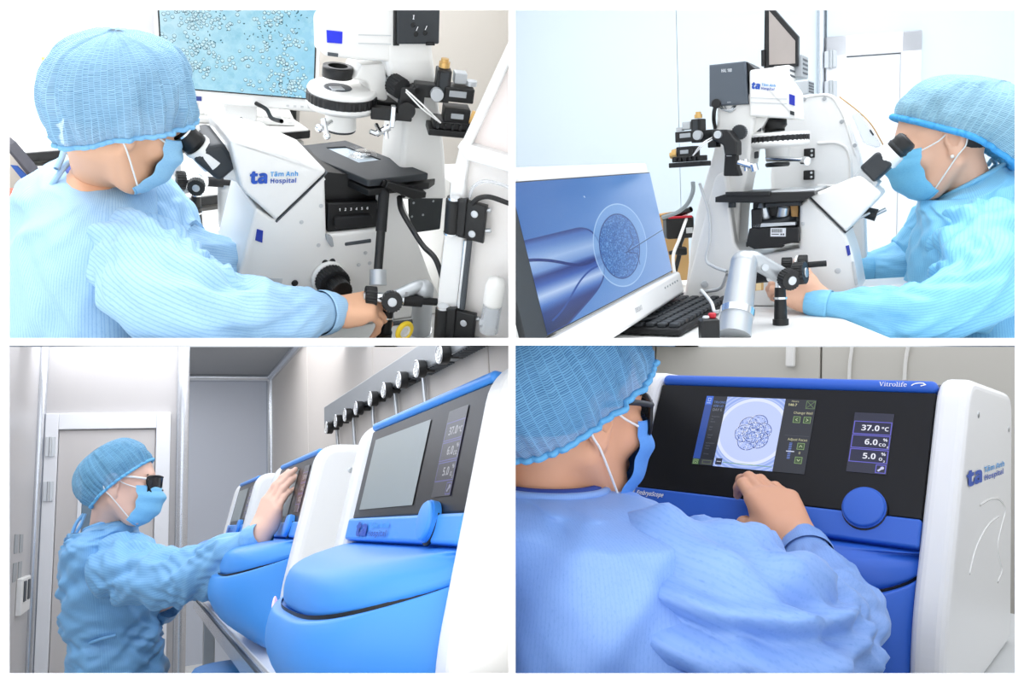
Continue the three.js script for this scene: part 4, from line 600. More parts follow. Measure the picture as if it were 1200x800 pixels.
// ---------------------------------------------------------------- white hood at the right edge, nearest the camera
{
  const H = R1.sub(.42, TY, .32, -12 * Math.PI / 180), P = (x, y, z = 0) => { const q = H.on(2, x, y, z); return [q.x, q.y]; };
  const t = thing(H, 'hood_cabinet', 'white hood cabinet with slanted front and black hinges at the right', 'cabinet', V(0, 0, 0));
  const side = [P(509, 420), P(513, 340), P(528, 212), P(538, 172), P(604, 30), P(640, 30), P(640, 420)];
  part(t, 'side_frame', ext([...side.slice(0, 5), P(640, -45), P(640, 20), P(604, 58), P(551, 172), P(545, 212), P(540, 420)].map((p) => p), -.03, 0, { bev: .004 }), M.whiteGloss);
  part(t, 'cross_frame', ext([P(536, 172), P(540, 166), P(640, 196), P(640, 214), P(545, 187)], -.028, .002, { bev: .003 }), M.whiteGloss);
  part(t, 'upper_panel', ext([P(545, 178), P(604, 50), P(640, 10), P(640, 200)], -.024, -.016, { bev: .001 }), std(0xf8eeea, .5));
  part(t, 'lower_panel', ext([P(540, 187), P(640, 200), P(640, 420), P(538, 420)], -.026, -.014, { bev: .001 }), std(0xfaf6f2, .45));
  for (const [y0, y1, dx] of [[229, 282, 0], [356, 408, -13]]) {
    const g = part(t, 'hinge', merge([ext([P(541 + dx, y0 + 2), P(573 + dx, y0 + 10), P(568 + dx, y1 + 1), P(538 + dx, y1 - 7)], 0, .012, { bev: .003 }), cyl(V(...P(534 + dx, y0 + 2), .012), V(...P(531 + dx, y1 - 11), .012), .0125), ext([P(529 + dx, y0 + 4), P(551 + dx, y0 + 1), P(547 + dx, y1 - 8), P(526 + dx, y1 - 11)], .002, .016, { bev: .003 })]), M.black);
    for (const [x, y] of [[559 + dx, y0 + 19], [556 + dx, y0 + 42]]) part(g, 'screw', disc(V(...P(x, y), .012), Zp, .0065, .003, .0012), M.steel);
    part(g, 'pin', cyl(V(...P(534.5 + dx, y0 - 1), .012), V(...P(534.3 + dx, y0 + 3), .012), .011), M.chrome); part(g, 'pin', cyl(V(...P(531 + dx, y1 - 13), .012), V(...P(530.8 + dx, y1 - 11), .012), .0128), M.chrome);
    for (const y of [y0 + 16, y0 + 40]) part(g, 'bolt', cyl(V(...P(570 + dx, y), .004), V(...P(576 + dx, y), .004), .004), M.steel);
  }
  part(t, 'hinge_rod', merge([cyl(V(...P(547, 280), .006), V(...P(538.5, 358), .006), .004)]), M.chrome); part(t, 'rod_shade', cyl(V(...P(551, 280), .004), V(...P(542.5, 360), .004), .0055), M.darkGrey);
  const hs = (pts, r, name, label, m) => { const v = pts.map(([x, y]) => V(...P(x, y), .012)), o = thing(H, name, label, 'hose', v[0]); part(o, 'tube', tube(v.map((p) => p.clone().sub(v[0])), r, 60, 8), m); };
  hs([[556, 236], [563, 230], [575, 228], [600, 236]], .0045, 'black_hose', 'black hose arching from the upper hinge to the right', M.black);
  hs([[553, 229], [557, 217], [569, 210], [585, 212], [604, 219]], .003, 'clear_hose', 'thin pale hose arching above the black hose', M.plastic);
  const b = thing(H, 'squeeze_bottle', 'soft white bottle in a clear holder at the right edge', 'bottle', V(...P(584, 345), .03)); const q = (x, y) => { const v = P(x, y); return V(v[0] - P(584, 345)[0], v[1] - P(584, 345)[1], 0); };
  part(b, 'body', lathe([[0, -.01], [.016, -.008], [.018, 0], [.018, .03], [.014, .044], [0, .048]], V(0, 0, 0)), M.whiteMatt); part(b, 'holder', merge([lathe([[.016, -.06], [.0175, -.06], [.0165, 0], [.015, 0], [.016, -.06]], V(0, 0, 0)), cyl(V(.0, -.06, 0), V(0, -.012, 0), .005), box(-.006, -.04, .012, .02, .012, .004, .001)]), M.plastic);
}
// ---------------------------------------------------------------- the microscope room on the right (upper right)
const S2 = (() => { const q = R2.loc(895, 232, 1.9); return R2.sub(q.x, 0, q.z, 153 * Math.PI / 180); })();   // x towards the back of the microscope (left), z away from the camera
const v2 = (x, y, z = -.08) => { const q = S2.on(2, x, y, z); return V(q.x, q.y, z); };
const p2 = (x, y, z = -.08, r) => { const q = S2.on(2, x, y, z); return r ? [q.x, q.y, r] : [q.x, q.y]; };
const Zm = V(0, 0, -1), onTable = (g) => { const p = g.attributes.position; for (let i = 0; i < p.count; i++) p.setY(i, Math.max(.0015, p.getY(i))); return g; };
{
  const t = thing(S2, 'inverted_microscope', 'white inverted microscope with dark grey lamp house and logo above its condenser', 'microscope', V(0, 0, 0));
  const add = (name, g, m, par = t, label) => part(par, name, g, m, label);
  const label = (par, name, mat, a, b, hgt, z) => { const A = v2(...a, z), B = v2(...b, z), w = Math.hypot(B.x - A.x, B.y - A.y); return part(par, name, quad(w, hgt ?? w * .375).rotateY(Math.PI).rotateZ(-Math.atan2(B.y - A.y, A.x - B.x)).translate((A.x + B.x) / 2, (A.y + B.y) / 2, z), mat); };
  // stand
  add('stand', onTable(ext([p2(947, 231), p2(991, 273, -.08, .006), p2(1000, 298, -.08, .02), p2(1008, 342, -.08, .01), [p2(1008, 342)[0], .001], [.22, .001], p2(802, 345, -.08, .01), p2(838, 205, -.08, .05), p2(850, 200), p2(862, 290, -.08, .02), p2(880, 300, -.08, .02), p2(936, 291), p2(937, 240)], -.08, .08, { bev: .007, bs: 3 })), SCOPE_WHITE);
  add('pillar', onTable(ext([p2(802, 345, -.05, .01), p2(812, 260, -.05, .05), p2(838, 170, -.05, .03), p2(841, 110, -.05), p2(888, 110, -.05), p2(880, 180, -.05, .02), p2(868, 240, -.05, .03), p2(862, 345, -.05)], -.05, .06, { bev: .008, bs: 3 })), SCOPE_WHITE);
  add('foot_cap', merge([disc(v2(826, 333, -.081), Zm, .0085, .004), disc(v2(826, 333, -.085), Zm, .005, .002)]), M.lightGrey);
  add('tube_head', ext([p2(948, 229, -.085, .004), p2(1007, 205, -.085, .012), p2(1034, 227, -.085, .01), p2(991, 272, -.085, .004)], -.085, .08, { bev: .007, bs: 3 }), SCOPE_WHITE);
  add('seam', ext([p2(946.5, 229.5), p2(948, 228.5), p2(992, 272), p2(990.5, 273.5)], -.0815, .079, { bev: 0 }), M.charcoal);
  add('prism_block', ext([p2(1007, 196, -.06, .006), p2(1029, 176, -.06, .01), p2(1047, 193, -.06, .01), p2(1024, 214, -.06, .006)], -.06, .06, { bev: .007, bs: 3 }), M.charcoal);
  add('tube_neck', ext([p2(1000, 206, -.05), p2(1010, 197, -.05), p2(1030, 214, -.05), p2(1024, 222, -.05)], -.052, .05, { bev: .004 }), M.silver);
  for (const z of [-.034, .034]) {
    const a = v2(1036, 187, -.034), tip = v2(1066, 161, -.034); a.z = tip.z = z; const d = tip.clone().sub(a), L = d.length(); d.normalize(); const q = (s) => a.clone().addScaledVector(d, s * L);
    const e = add('eyepiece', merge([cyl(q(0), q(.4), .026, .023)]), SCOPE_WHITE); part(e, 'ocular', lathe([[0, 0], [.019, 0], [.0205, .006], [.0195, .018], [.021, .02], [.02, L * .5], [.016, L * .56], [0, L * .54]], q(.38), d), M.black); part(e, 'scale_ring', cyl(q(.5), q(.56), .0213), M.charcoal);
  }
  add('badge', ext([p2(991, 288), p2(995, 287), p2(997, 298), p2(993.5, 300)], -.0825, -.079, { bev: .0006 }), M.navy);
  add('name_plate', ext([p2(998, 306, -.08, .004), p2(1001, 306, -.08, .004), p2(1006, 333, -.08, .004), p2(1002, 335, -.08, .004)], -.0825, -.079, { bev: .0006 }), M.lightGrey);
  for (const [x, y, r] of [[982, 317, .006], [941, 262, .004], [943, 304, .003], [888, 332, .003]]) add('screw', disc(v2(x, y, -.0795), Zm, r, .002, .0008), M.lightGrey);
  // nosepiece and reflector slide
  add('lens_bay', ext([p2(882, 238, -.06), p2(936, 236, -.06), p2(937, 285, -.06), p2(880, 285, -.06)], -.055, .05, { bev: 0 }), M.black);
  const tc = v2(908, 256, -.05); const nose = add('nosepiece', merge([disc(V(tc.x, tc.y - .012, -.04), V(.1, 1, -.15), .048, .02, .004), lathe([[0, 0], [.055, 0], [.05, .012], [0, .014]], V(tc.x, tc.y - .03, -.04), V(.1, 1, -.1))]), M.charcoal);
  for (let k = 0; k < 5; k++) { const a = k * 1.26 + .3, q = (r, y) => V(tc.x + Math.cos(a) * r, tc.y + y, -.04 + Math.sin(a) * r); part(nose, 'objective', merge([cyl(q(.03, 0), q(.038, .026), .013, .012), cyl(q(.038, .026), q(.04, .036), .01, .006)]), M.steel); }
  const slide = add('reflector_slide', ext([p2(878, 268, -.1), p2(936, 266, -.1, .004), p2(936, 283, -.1), p2(917, 287, -.1), p2(917, 290, -.1, .003), p2(884, 292, -.1), p2(874, 287, -.1)], -.1, -.07, { bev: .002 }), M.black);
  label(slide, 'rating_label', printMat(canvasTex(128, 64, (g) => { g.fillStyle = '#eceef0'; g.fillRect(0, 0, 128, 64); g.fillStyle = '#222'; for (let i = 0; i < 22; i++) g.fillRect(8 + i * 4.2, 8, 1 + (i * 7 % 3), 26); g.fillRect(10, 44, 60, 6); g.fillRect(84, 42, 12, 12); g.fillRect(102, 42, 12, 12); })), [903, 272], [921, 272], .018, -.1004);
  add('reflector_rail', ext([p2(882, 262, -.09), p2(932, 260, -.09), p2(932, 264, -.09), p2(882, 267, -.09)], -.09, -.06, { bev: .001 }), M.steel);
  add('side_bracket', ext([p2(880, 245, -.09, .004), p2(893, 244, -.09), p2(893, 262, -.09), p2(888, 284, -.09), p2(874, 290, -.09, .004), p2(874, 284, -.09), p2(881, 280, -.09)], -.09, -.07, { bev: .002 }), M.black);
  add('amber_filter', ext([p2(926, 240, -.07), p2(935, 239, -.07), p2(935, 254, -.07), p2(927, 254, -.07)], -.068, -.062, { bev: .001 }), std(0xb58540, .3));
  // stage
  add('stage', merge([ext([p2(838, 231, -.13), p2(851, 227, -.13), p2(954, 224, -.13), p2(955, 228, -.13), p2(939, 236, -.13), p2(900, 238, -.13), p2(838, 237, -.13)], -.13, .1, { bev: .002 }), ext([p2(850, 225, -.14), p2(902, 224, -.14), p2(902, 229, -.14), p2(850, 230, -.14)], -.14, -.12, { bev: .001 })]), M.black);
  add('stage_plate', ext([p2(903, 224, -.12), p2(955, 221, -.12), p2(955, 223.6, -.12), p2(903, 227, -.12)], -.12, .08, { bev: .001 }), M.steel);
  add('stage_drive', merge([ext([p2(897, 238, -.11), p2(936, 236, -.11), p2(938, 241, -.11), p2(897, 243, -.11)], -.11, .02, { bev: .002 }), cyl(v2(858, 237, -.1), v2(858, 243, -.1), .008)]), M.charcoal);
  // lamp house, head with the logo, condenser
  const lh = add('lamp_house', ext([p2(831, 76, -.06), p2(873, 71.5, -.06), p2(877, 122, -.06), p2(831, 124.5, -.06)], -.06, .09, { bev: .003 }), std(0x555d66, .5));
  part(lh, 'side_vent', ext([p2(874, 71.5, -.055), p2(884, 80, -.055), p2(886, 121, -.055), p2(878, 122, -.055)], -.045, .085, { bev: .002 }), M.black);
  label(lh, 'lettering', printMat(textTex([['HAL 100', 128, 32, 44]], 256, 64, { color: '#dfe4e8' })), [842, 83], [861, 82], .014, -.0606); label(lh, 'lettering', printMat(textTex([['zeiss', 64, 16, 22]], 128, 32, { color: '#cfd4d8' })), [849, 120], [860, 119.5], .005, -.0606);
  part(lh, 'socket', disc(v2(840, 121.5, -.058), Zm, .01, .01), M.black); part(lh, 'cable', tube([v2(839, 123, -.062), v2(837, 130, -.064), v2(836.5, 140, -.06), v2(838, 150, -.04)], .0045, 24, 8), M.black);
  part(lh, 'wire_guard', merge([0, 1, 2].map((k) => tube([v2(841 + k * 4, 124, -.05), v2(848 + k * 3, 129 + k, -.055), v2(856 + k * 2, 128, -.055), v2(860 + k, 124, -.05)], .0016, 24, 5))), M.steel);
  const hd = add('lamp_head', ext([p2(878, 82, -.06, .006), p2(912, 78, -.06, .01), p2(932, 106, -.06, .008), p2(933, 139, -.06, .004), p2(878, 136.5, -.06, .004)], -.06, .06, { bev: .005, bs: 3 }), SCOPE_WHITE);
  label(hd, 'logo', logoMat, [880, 100], [914, 103], undefined, -.0608);
  for (const y of [114, 119.5]) part(hd, 'cooling_rib', ext([p2(880, y, -.06), p2(922, y + 1.5, -.06), p2(922, y + 2.5, -.06), p2(880, y + 1, -.06)], -.0612, -.058, { bev: 0 }), M.lightGrey);
  part(hd, 'badge', ext([p2(925, 110, -.06), p2(931.5, 112, -.06), p2(931.5, 124, -.06), p2(925, 122, -.06)], -.0625, -.058, { bev: .0006 }), std(0x1f2fae, .4)); part(hd, 'slot', ext([p2(926, 129.5, -.06), p2(931, 131, -.06), p2(931, 135.5, -.06), p2(926, 134, -.06)], -.062, -.058, { bev: 0 }), M.charcoal);
  part(hd, 'head_neck', ext([p2(879, 137, -.04), p2(900, 137, -.04), p2(894, 148, -.04), p2(880, 160, -.04)], -.04, .04, { bev: .003 }), SCOPE_WHITE);
  const fl = v2(908, 138.5, 0), R = (px) => px / 1000 * 1.9;
  const fh = add('filter_holder', lathe([[0, 0], [R(10), 0], [R(13), -.004], [R(13.5), -.016], [R(11), -.022], [R(11), -.028], [0, -.028]], fl, YUP, 36), M.black); part(fh, 'filter_stem', merge([cyl(fl.clone().add(V(0, -.028, 0)), fl.clone().add(V(0, -.034, 0)), R(7)), box(fl.x - .01, fl.y - .037, 0, .05, .005, .03, .001)]), M.silver);
  const dc = v2(911, 157, 0), dr = R(35);
  const con = add('condenser', merge([lathe([[0, .002], [dr * .96, .002], [dr, 0], [dr, -.005], [dr * .95, -.006]], dc, YUP, 48), lathe([[dr * .9, -.015], [dr, -.0155], [dr, -.024], [dr * .9, -.028], [.026, -.03], [.024, -.058], [0, -.06]], dc, YUP, 48)]), SCOPE_WHITE);
  part(con, 'turret_ring', knurl(dc.clone().add(V(0, -.0165, 0)), YUP, dr * .985, .0115, 40, .0016), M.black); part(con, 'condenser_lens', disc(dc.clone().add(V(0, -.07, 0)), YUP, .026, .01, .003), M.black);
  part(con, 'centring_screw', merge([cyl(dc.clone().add(V(.02, -.05, -.02)), dc.clone().add(V(-.06, -.058, -.05)), .005), cyl(dc.clone().add(V(-.06, -.06, -.045)), dc.clone().add(V(-.07, -.062, -.055)), .009)]), M.chrome);
  add('condenser_arm', ext([p2(880, 138, -.03), p2(892, 150, -.03, .01), p2(900, 164, -.03), p2(897, 174, -.03), p2(884, 174, -.03), p2(880, 190, -.03), p2(868, 190, -.03), p2(870, 150, -.03)], -.035, .035, { bev: .004 }), SCOPE_WHITE);
  for (const [x, y, w, h] of [[883, 163, 8, 9], [880, 146, 12, 9], [874, 179, 5, 8], [884, 178, 5, 8]]) add('recess', ext([p2(x, y, -.036, .003), p2(x + w, y - 1, -.036, .003), p2(x + w, y + h - 1, -.036, .003), p2(x, y + h, -.036, .003)], -.039, -.033, { bev: .001 }), M.charcoal);
  const hk = v2(867.5, 155, -.07), kw = add('height_knob', cyl(V(hk.x, hk.y, -.03), hk, .008), M.steel); part(kw, 'wheel', knurl(hk, Zm, .0145, .016, 20, .001), M.charcoal);
  // white hood panel behind the microscope
  const w = thing(S2, 'white_hood', 'rounded white hood panel with small screws behind the right microscope', 'panel', V(0, 0, .21)); const P = (x, y, r) => { const q = S2.on(2, x, y, .21); return [q.x, q.y, r]; };
  part(w, 'panel', onTable(ext([P(928, 113, .01), P(978, 109, .05), P(992, 128, .03), P(1014, 190, .06), P(1018, 330, .01), P(905, 330, .01), P(905, 200, .01)], -.03, 0, { bev: .01, bs: 3 })), M.whiteGloss);
  part(w, 'inner_ridge', tube([P(960, 168), P(984, 168), P(995, 176), P(996, 214), P(985, 217), P(960, 217)].map(([x, y]) => V(x, y, -.031)), .004, 60, 6), M.white);
  part(w, 'edge_ridge', tube([P(934, 117), P(973, 113), P(986, 128), P(1004, 182)].map(([x, y]) => V(x, y, -.03)), .003, 60, 6), M.white);
  for (const [x, y] of [[944.5, 117], [968, 116.5], [988, 143], [1003, 170.5]]) { const q = P(x, y); part(w, 'screw', disc(V(q[0], q[1], -.031), Zm, .0045, .002, .0006), M.grey); }
  const hb = thing(S2, 'hinge_block', 'small black two screw hinge block higher on the white hood panel', 'hinge', v2(948.5, 179.5, .17)); part(hb, 'plate', box(0, 0, 0, .024, .022, .012, .002), M.black); for (const y of [-.005, .005]) part(hb, 'screw', disc(V(-.006, y, -.006), Zm, .0028, .001, .0003), M.steel);
  const hb2 = placed(hb, S2, v2(948, 205, .17), 0, 'small black two screw hinge block lower on the white hood panel'); const cl = thing(S2, 'clear_holder', 'clear plastic holder on the sloping edge of the white hood', 'holder', v2(1012, 158, .17)); const Q = (x, y) => { const q = S2.on(2, x, y, .17), o = S2.on(2, 1012, 158, .17); return [q.x - o.x, q.y - o.y, .006]; };
  part(cl, 'shell', ext([Q(998, 135), Q(1007, 131), Q(1033, 170), Q(1028, 174), Q(1012, 168)], -.01, .01, { bev: .004 }), M.plastic); part(cl, 'mark', ext([Q(1019, 153), Q(1021, 152), Q(1025, 158), Q(1023, 159)].map(([x, y]) => [x, y]), -.013, -.01, { bev: 0 }), M.charcoal); part(cl, 'sealing_wire', tube([Q(983, 113), Q(1005, 130), Q(1020, 145), Q(1036, 172)].map(([x, y]) => V(x, y, .012)), .0015, 40, 5), M.cardboard);
  const sp = thing(S2, 'side_port', 'small black and silver port knob beneath the eyepiece tubes', 'knob', v2(1020, 249, -.02)); part(sp, 'cap', merge([cyl(V(.02, .004, 0), V(-.012, -.006, 0), .011, .013)]), M.black); part(sp, 'pins', merge([cyl(V(-.01, -.004, 0), V(-.03, .006, 0), .004), cyl(V(0, 0, -.01), V(.03, -.014, -.012), .003), cyl(V(.0, .03, 0), V(-.02, .04, 0), .004)]), M.steel);
}
{
  const c = v2(828, 172, -.02); manipulator(S2, V(c.x, c.y, -.1), 'black motorised micromanipulator with brass screws below the grey lamp house', .66, -1, Math.PI - .25, false);
  const h = thing(S2, 'tool_arm', 'black jointed tool arm hanging beside the microscope pillar', 'arm', v2(858, 165, -.11)); const o = v2(858, 165, -.11), Q = (x, y) => { const q = S2.on(2, x, y, -.11); return [q.x - o.x, q.y - o.y, .004]; };
  part(h, 'upper_joint', ext([Q(838, 152), Q(856, 152), Q(867, 166), Q(867, 182), Q(853, 182), Q(851, 170), Q(838, 164)], -.03, .02, { bev: .003 }), M.black); part(h, 'lower_block', ext([Q(852, 174), Q(864, 174), Q(864, 192), Q(869, 206), Q(850, 206), Q(851, 190)], -.02, .02, { bev: .003 }), M.blackSoft); part(h, 'label', ext([Q(854, 178), Q(860, 178), Q(860, 183), Q(854, 183)].map(([x, y]) => [x, y]), -.022, -.019, { bev: 0 }), M.lightGrey);
  part(h, 'joint_screw', merge([orient(new THREE.CylinderGeometry(.008, .008, .02, 16), V(...Q(846, 158).slice(0, 2), -.03), Zp)]), M.steel);
  part(h, 'tool_holder', merge([cyl(V(...Q(868, 190).slice(0, 2), -.02), V(...Q(886, 195).slice(0, 2), -.03), .006), cyl(V(...Q(876, 186).slice(0, 2), -.02), V(...Q(877, 200).slice(0, 2), -.02), .005), cyl(V(...Q(886, 192).slice(0, 2), -.03), V(...Q(888, 200).slice(0, 2), -.03), .008)]), M.chrome);
  // left pillar cables and the right-hand control sticks
  const cb = (pts, r, name, label, m = M.whiteMatt, cat = 'cable') => { const o = thing(R2, name, label, cat, pts[0]); part(o, 'cord', tube(pts.map((p) => p.clone().sub(pts[0])), r, 60, 8), m); };
  const L = (x, y, d) => R2.loc(x, y, d);
  cb([L(812, 213, 1.95), L(812, 224, 1.95), L(806, 238, 1.96), L(795, 248, 1.98), L(776, 255, 2.0)], .005, 'grey_cable', 'grey cable looping down from the micromanipulator to the wall', std(0x9aa3a6, .5));
  cb([L(820, 215, 1.88), L(831, 250, 1.86), L(832, 280, 1.86), L(828, 305, 1.86), L(836, 312, 1.84), L(852, 318, 1.8)], .0035, 'pale_hose', 'pale hose lying along the white microscope pillar', M.lightGrey);
  cb([L(808, 246, 2.15), L(796, 280, 2.1), L(789, 300, 2.08), L(792, 330, 2.05)], .004, 'white_cable', 'white cable hanging in front of the power adapters');
  cb([L(776, 255, 2.16), L(786, 252, 2.15), L(800, 249, 2.14), L(810, 245, 2.12)], .007, 'black_cable', 'black cable running above the power adapters', M.black);
  cb([L(791, 318, 2.14), L(796, 298, 2.14), L(797, 286, 2.14), L(800, 278, 2.14)], .006, 'black_cable', 'black cable hanging below the power adapters', M.black);
  cb([L(796, 345, 2.0), L(830, 341, 1.9), L(845, 337, 1.85), L(852, 322, 1.8)], .004, 'white_cable', 'white cable lying on the table behind the silver arm', M.lightGrey);
  cb([L(822, 340, 1.8), L(834, 355, 1.7), L(838, 365, 1.65), L(846, 364, 1.62)], .0035, 'white_wire', 'thin white wire by the push button box');
  cb([L(706, 398, 1.5), L(722, 388, 1.55), L(748, 376, 1.62), L(766, 373, 1.66)], .004, 'keyboard_cable', 'thin black cable curving in front of the monitor', M.black);
  const ad = thing(R2, 'power_adapter', 'black power adapter with red stripe hanging behind the monitor', 'adapter', L(795, 266, 2.16)); part(ad, 'case', box(0, 0, 0, .07, .055, .05, .006), M.black); part(ad, 'stripe', box(.0, .026, .004, .06, .005, .05, .001), M.red); part(ad, 'rating_label', box(.022, -.008, .026, .016, .014, .002, 0), M.lightGrey);
  const ad2 = thing(R2, 'plug_block', 'small black plug block below the power adapter', 'plug', L(798, 294, 2.14)); part(ad2, 'case', box(0, 0, 0, .026, .02, .03, .004), M.black); part(ad2, 'pin', cyl(V(-.013, 0, 0), V(-.03, -.004, 0), .005), M.black);
  const cd = thing(R2, 'cardboard_box', 'brown cardboard box behind the power adapters', 'box', L(789, 290, 2.26)); part(cd, 'carton', box(0, 0, 0, .07, .17, .06, .002), M.cardboard); part(cd, 'flap', box(-.01, .09, .0, .06, .004, .06, .001).rotateZ(.08), std(0xb98a4c, .8));
  const rb = R2.on(1, 776, 358, 0.0), red = thing(R2, 'red_box', 'small red and white printed box beside the monitor corner', 'box', V(rb.x, 0, rb.z), undefined, .35); part(red, 'carton', ext([[-.03, 0], [.03, 0], [.035, .05], [.012, .052], [.01, .03], [-.02, .022]], -.02, .02, { bev: .002 }), M.red); part(red, 'label', box(-.012, .035, .0, .04, .03, .03, .002), M.white);
}
// room, table, monitor, keyboard
{
  const D = Math.PI / 180, WB = R2.sub(0, 0, -1.35, -4 * D), WALL2 = std(0xdfebf2, .55, { bumpMap: mottle, bumpScale: .0003 });
  const cx = WB.on(2, 961, 60, 0).x, wl = struct(WB, 'wall_back', box(-.2, .5, -.07, 6, 5, .08, 0), std(0xdde6ea, .6));
  let x = cx - 2.1; for (const px of [[794], [962]]) { const e = WB.on(2, px[0], 80, 0).x; part(wl, 'wall_panel', box((x + e) / 2, .5, -.01, e - x - .0015, 5, .02, .0006), WALL2); x = e; } part(wl, 'wall_panel', box(cx + 1.3, .5, -.01, 2.55, 5, .02, .002), WALL2);
  struct(WB, 'trim_corner', box(cx, .5, .012, .022, 5, .024, .008), ALU);
  const P = (px, py) => WB.on(2, px, py, .02), a = P(968, 45), b = P(1080, 34), fy = P(1000, 345).y - .9, d = thing(WB, 'door', 'white door behind the woman at the right microscope', 'door', V((a.x + b.x) / 2, fy, .0)); d.userData.kind = 'structure'; delete d.userData.category;
  const X = (v) => v - (a.x + b.x) / 2, yT = (a.y + b.y) / 2, hgt = yT - fy, w = b.x - a.x, ft = .075;
  for (const [u0, u1, h0, h1] of [[-w / 2, -w / 2 + ft, 0, hgt], [w / 2 - ft, w / 2, 0, hgt], [-w / 2, w / 2, hgt - ft, hgt]]) part(d, 'door_frame', box((u0 + u1) / 2, (h0 + h1) / 2, .015, u1 - u0, h1 - h0, .03, .004), FRAME_WHITE);
  part(d, 'door_panel', box(0, hgt / 2 - .04, .006, w - ft * 2 - .001, hgt - ft - .002, .03, .002), std(0xeef2f4, .45)); for (const y of [70, 105]) { const q = P(972, y); part(d, 'hinge', merge([box(X(q.x), q.y - fy, .034, .045, .06, .008, .001), cyl(V(X(q.x), q.y - fy - .032, .038), V(X(q.x), q.y - fy + .032, .038), .008)]), M.steel); }
  struct(R2, 'floor', box(0, -.75, 0, 5, .04, 4, 0), M.lightGrey);
  const tb = thing(R2, 'worktable', 'white worktable carrying the right microscope and keyboard', 'table', V((-1 + R2.on(1, 1048, 397, 0).x) / 2, -.7, -.05)), tw = R2.on(1, 1048, 397, 0).x + 1; part(tb, 'worktop', box(0, .68, 0, tw, .04, 1.5, .004), M.whiteMatt); for (const sx of [-tw / 2 + .08, tw / 2 - .08]) for (const sz of [-.68, .68]) part(tb, 'leg', box(sx, .33, sz, .05, .66, .05, .004), M.silver);
  const rs = thing(R2, 'arm_rest', 'white padded rest with steel screws on the table edge by the operator', 'rest', V(...R2.on(1, 1020, 345, .01).toArray())); part(rs, 'pad', box(.05, .012, 0, .3, .03, .12, .01), M.white); part(rs, 'screw', disc(V(-.05, .027, .02), YUP, .01, .006), M.steel); part(rs, 'clip', box(.1, .0, .06, .02, .02, .012, .003), M.grey);
  // monitor with the picture of an egg; its left side is nearer
  const tr = R2.loc(763, 206, 1.9), k = 183 / 116, nl = R2.loc(640, 385, 1.9 / 1.58), br = R2.loc(787, 322, 1.88);
  const ex = br.clone().sub(nl); ex.y = 0; ex.normalize(); const turn = Math.atan2(-ex.z, ex.x);
  const F = R2.sub(br.x, 0, br.z, turn), q = (x, y) => F.on(2, x, y, 0), A = q(640, 385), B = q(787, 322), C = q(763, 206), by = (A.y + B.y) / 2, w0 = B.x - A.x, h0 = C.y - B.y;
  const lean = Math.atan2(q(763, 206).x - q(787, 322).x, h0);
  const mon = thing(F, 'monitor', 'white framed monitor showing an egg held by a pipette', 'monitor', V((A.x + B.x) / 2, 0, 0));
  const tilt = (g) => g.rotateX(-.2).translate(0, by, -.0), ww = w0;
  part(mon, 'casing', tilt(box(.03, h0 / 2, -.022, ww - .03, h0 + .05, .036, .008)), M.whiteGloss); part(mon, 'bezel', tilt(box(-.035, h0 / 2, -.004, ww + .074, h0 + .004, .01, .001)), M.charcoal);
  part(mon, 'display', tilt(quad(ww, h0).translate(0, h0 / 2, .0014)), screenMat(eggTex, .95)); part(mon, 'chin', tilt(box(0, -.03, -.01, ww + .03, .05, .05, .008)), M.whiteGloss);
  part(mon, 'lettering', tilt(quad(.09, .0225).translate(.02, -.03, .0156)), printMat(textTex([['◖neovo', 128, 32, 46]], 256, 64, { color: '#8b9298', font: '' }))); part(mon, 'button', tilt(merge([0, 1, 2, 3, 4, 5].map((i) => box(ww / 2 - .03 - i * .022, -.022, .0155, .004, .004, .002, 0)))), M.grey);
  part(mon, 'stand', merge([box(0, .033, -.08, .12, .06, .04, .006), box(0, .0095, -.09, .2, .014, .12, .006)]), M.whiteGloss);
  // keyboard
  const k0 = R2.on(1, 735, 398, .012), k1 = R2.on(1, 830, 350, .012), kd = k1.clone().sub(k0), kt = Math.atan2(-kd.z, kd.x), kc = R2.on(1, 795, 372, 0), kb = thing(R2, 'keyboard', 'black keyboard on the white table before the microscope', 'keyboard', V(kc.x, 0, kc.z), undefined, kt);
  part(kb, 'base', box(0, .009, 0, .42, .014, .15, .005), M.blackSoft); const blue = std(0x2a7fae, .5);
  for (let r = 0; r < 6; r++) for (let c = 0; c < 17; c++) part(kb, 'key', box(-.193 + c * .0241 + (r % 2) * .002, .02, -.058 + r * .0232, .0195, .009, .018, .003, 1), r === 0 && c === 9 ? blue : M.charcoal);
  // push button box
  const pb = R2.loc(831, 392, 1.5), bb = thing(R2, 'button_box', 'black hand switch with a red button on the table', 'switch', V(pb.x, 0, pb.z)); const bh = R2.loc(831, 372, 1.5).y; part(bb, 'case', box(0, bh / 2, 0, .033, bh, .03, .005), M.black); part(bb, 'red_button', disc(V(.006, bh, 0), YUP, .007, .009), M.red); part(bb, 'white_button', disc(V(-.006, bh, .004), YUP, .006, .005), M.lightGrey);
  // control sticks
  const s = (px, py, dd) => R2.loc(px, py, dd), foot = R2.on(1, 858, 402, .0);
  controlStick(R2, 'silver armed control stick at the left hand of the woman in profile', { foot: s(860, 404, 1.56), shoulder: s(872, 308, 1.62), head: s(914, 322, 1.64), a: V(.75, .1, .55).normalize(), b: V(.2, -.15, 1).normalize(), down: V(-.02, -1, .1).normalize(), toward: V(0, .1, 1).normalize(), r: .027, k: 1.2, len: .118, ring: .26 });
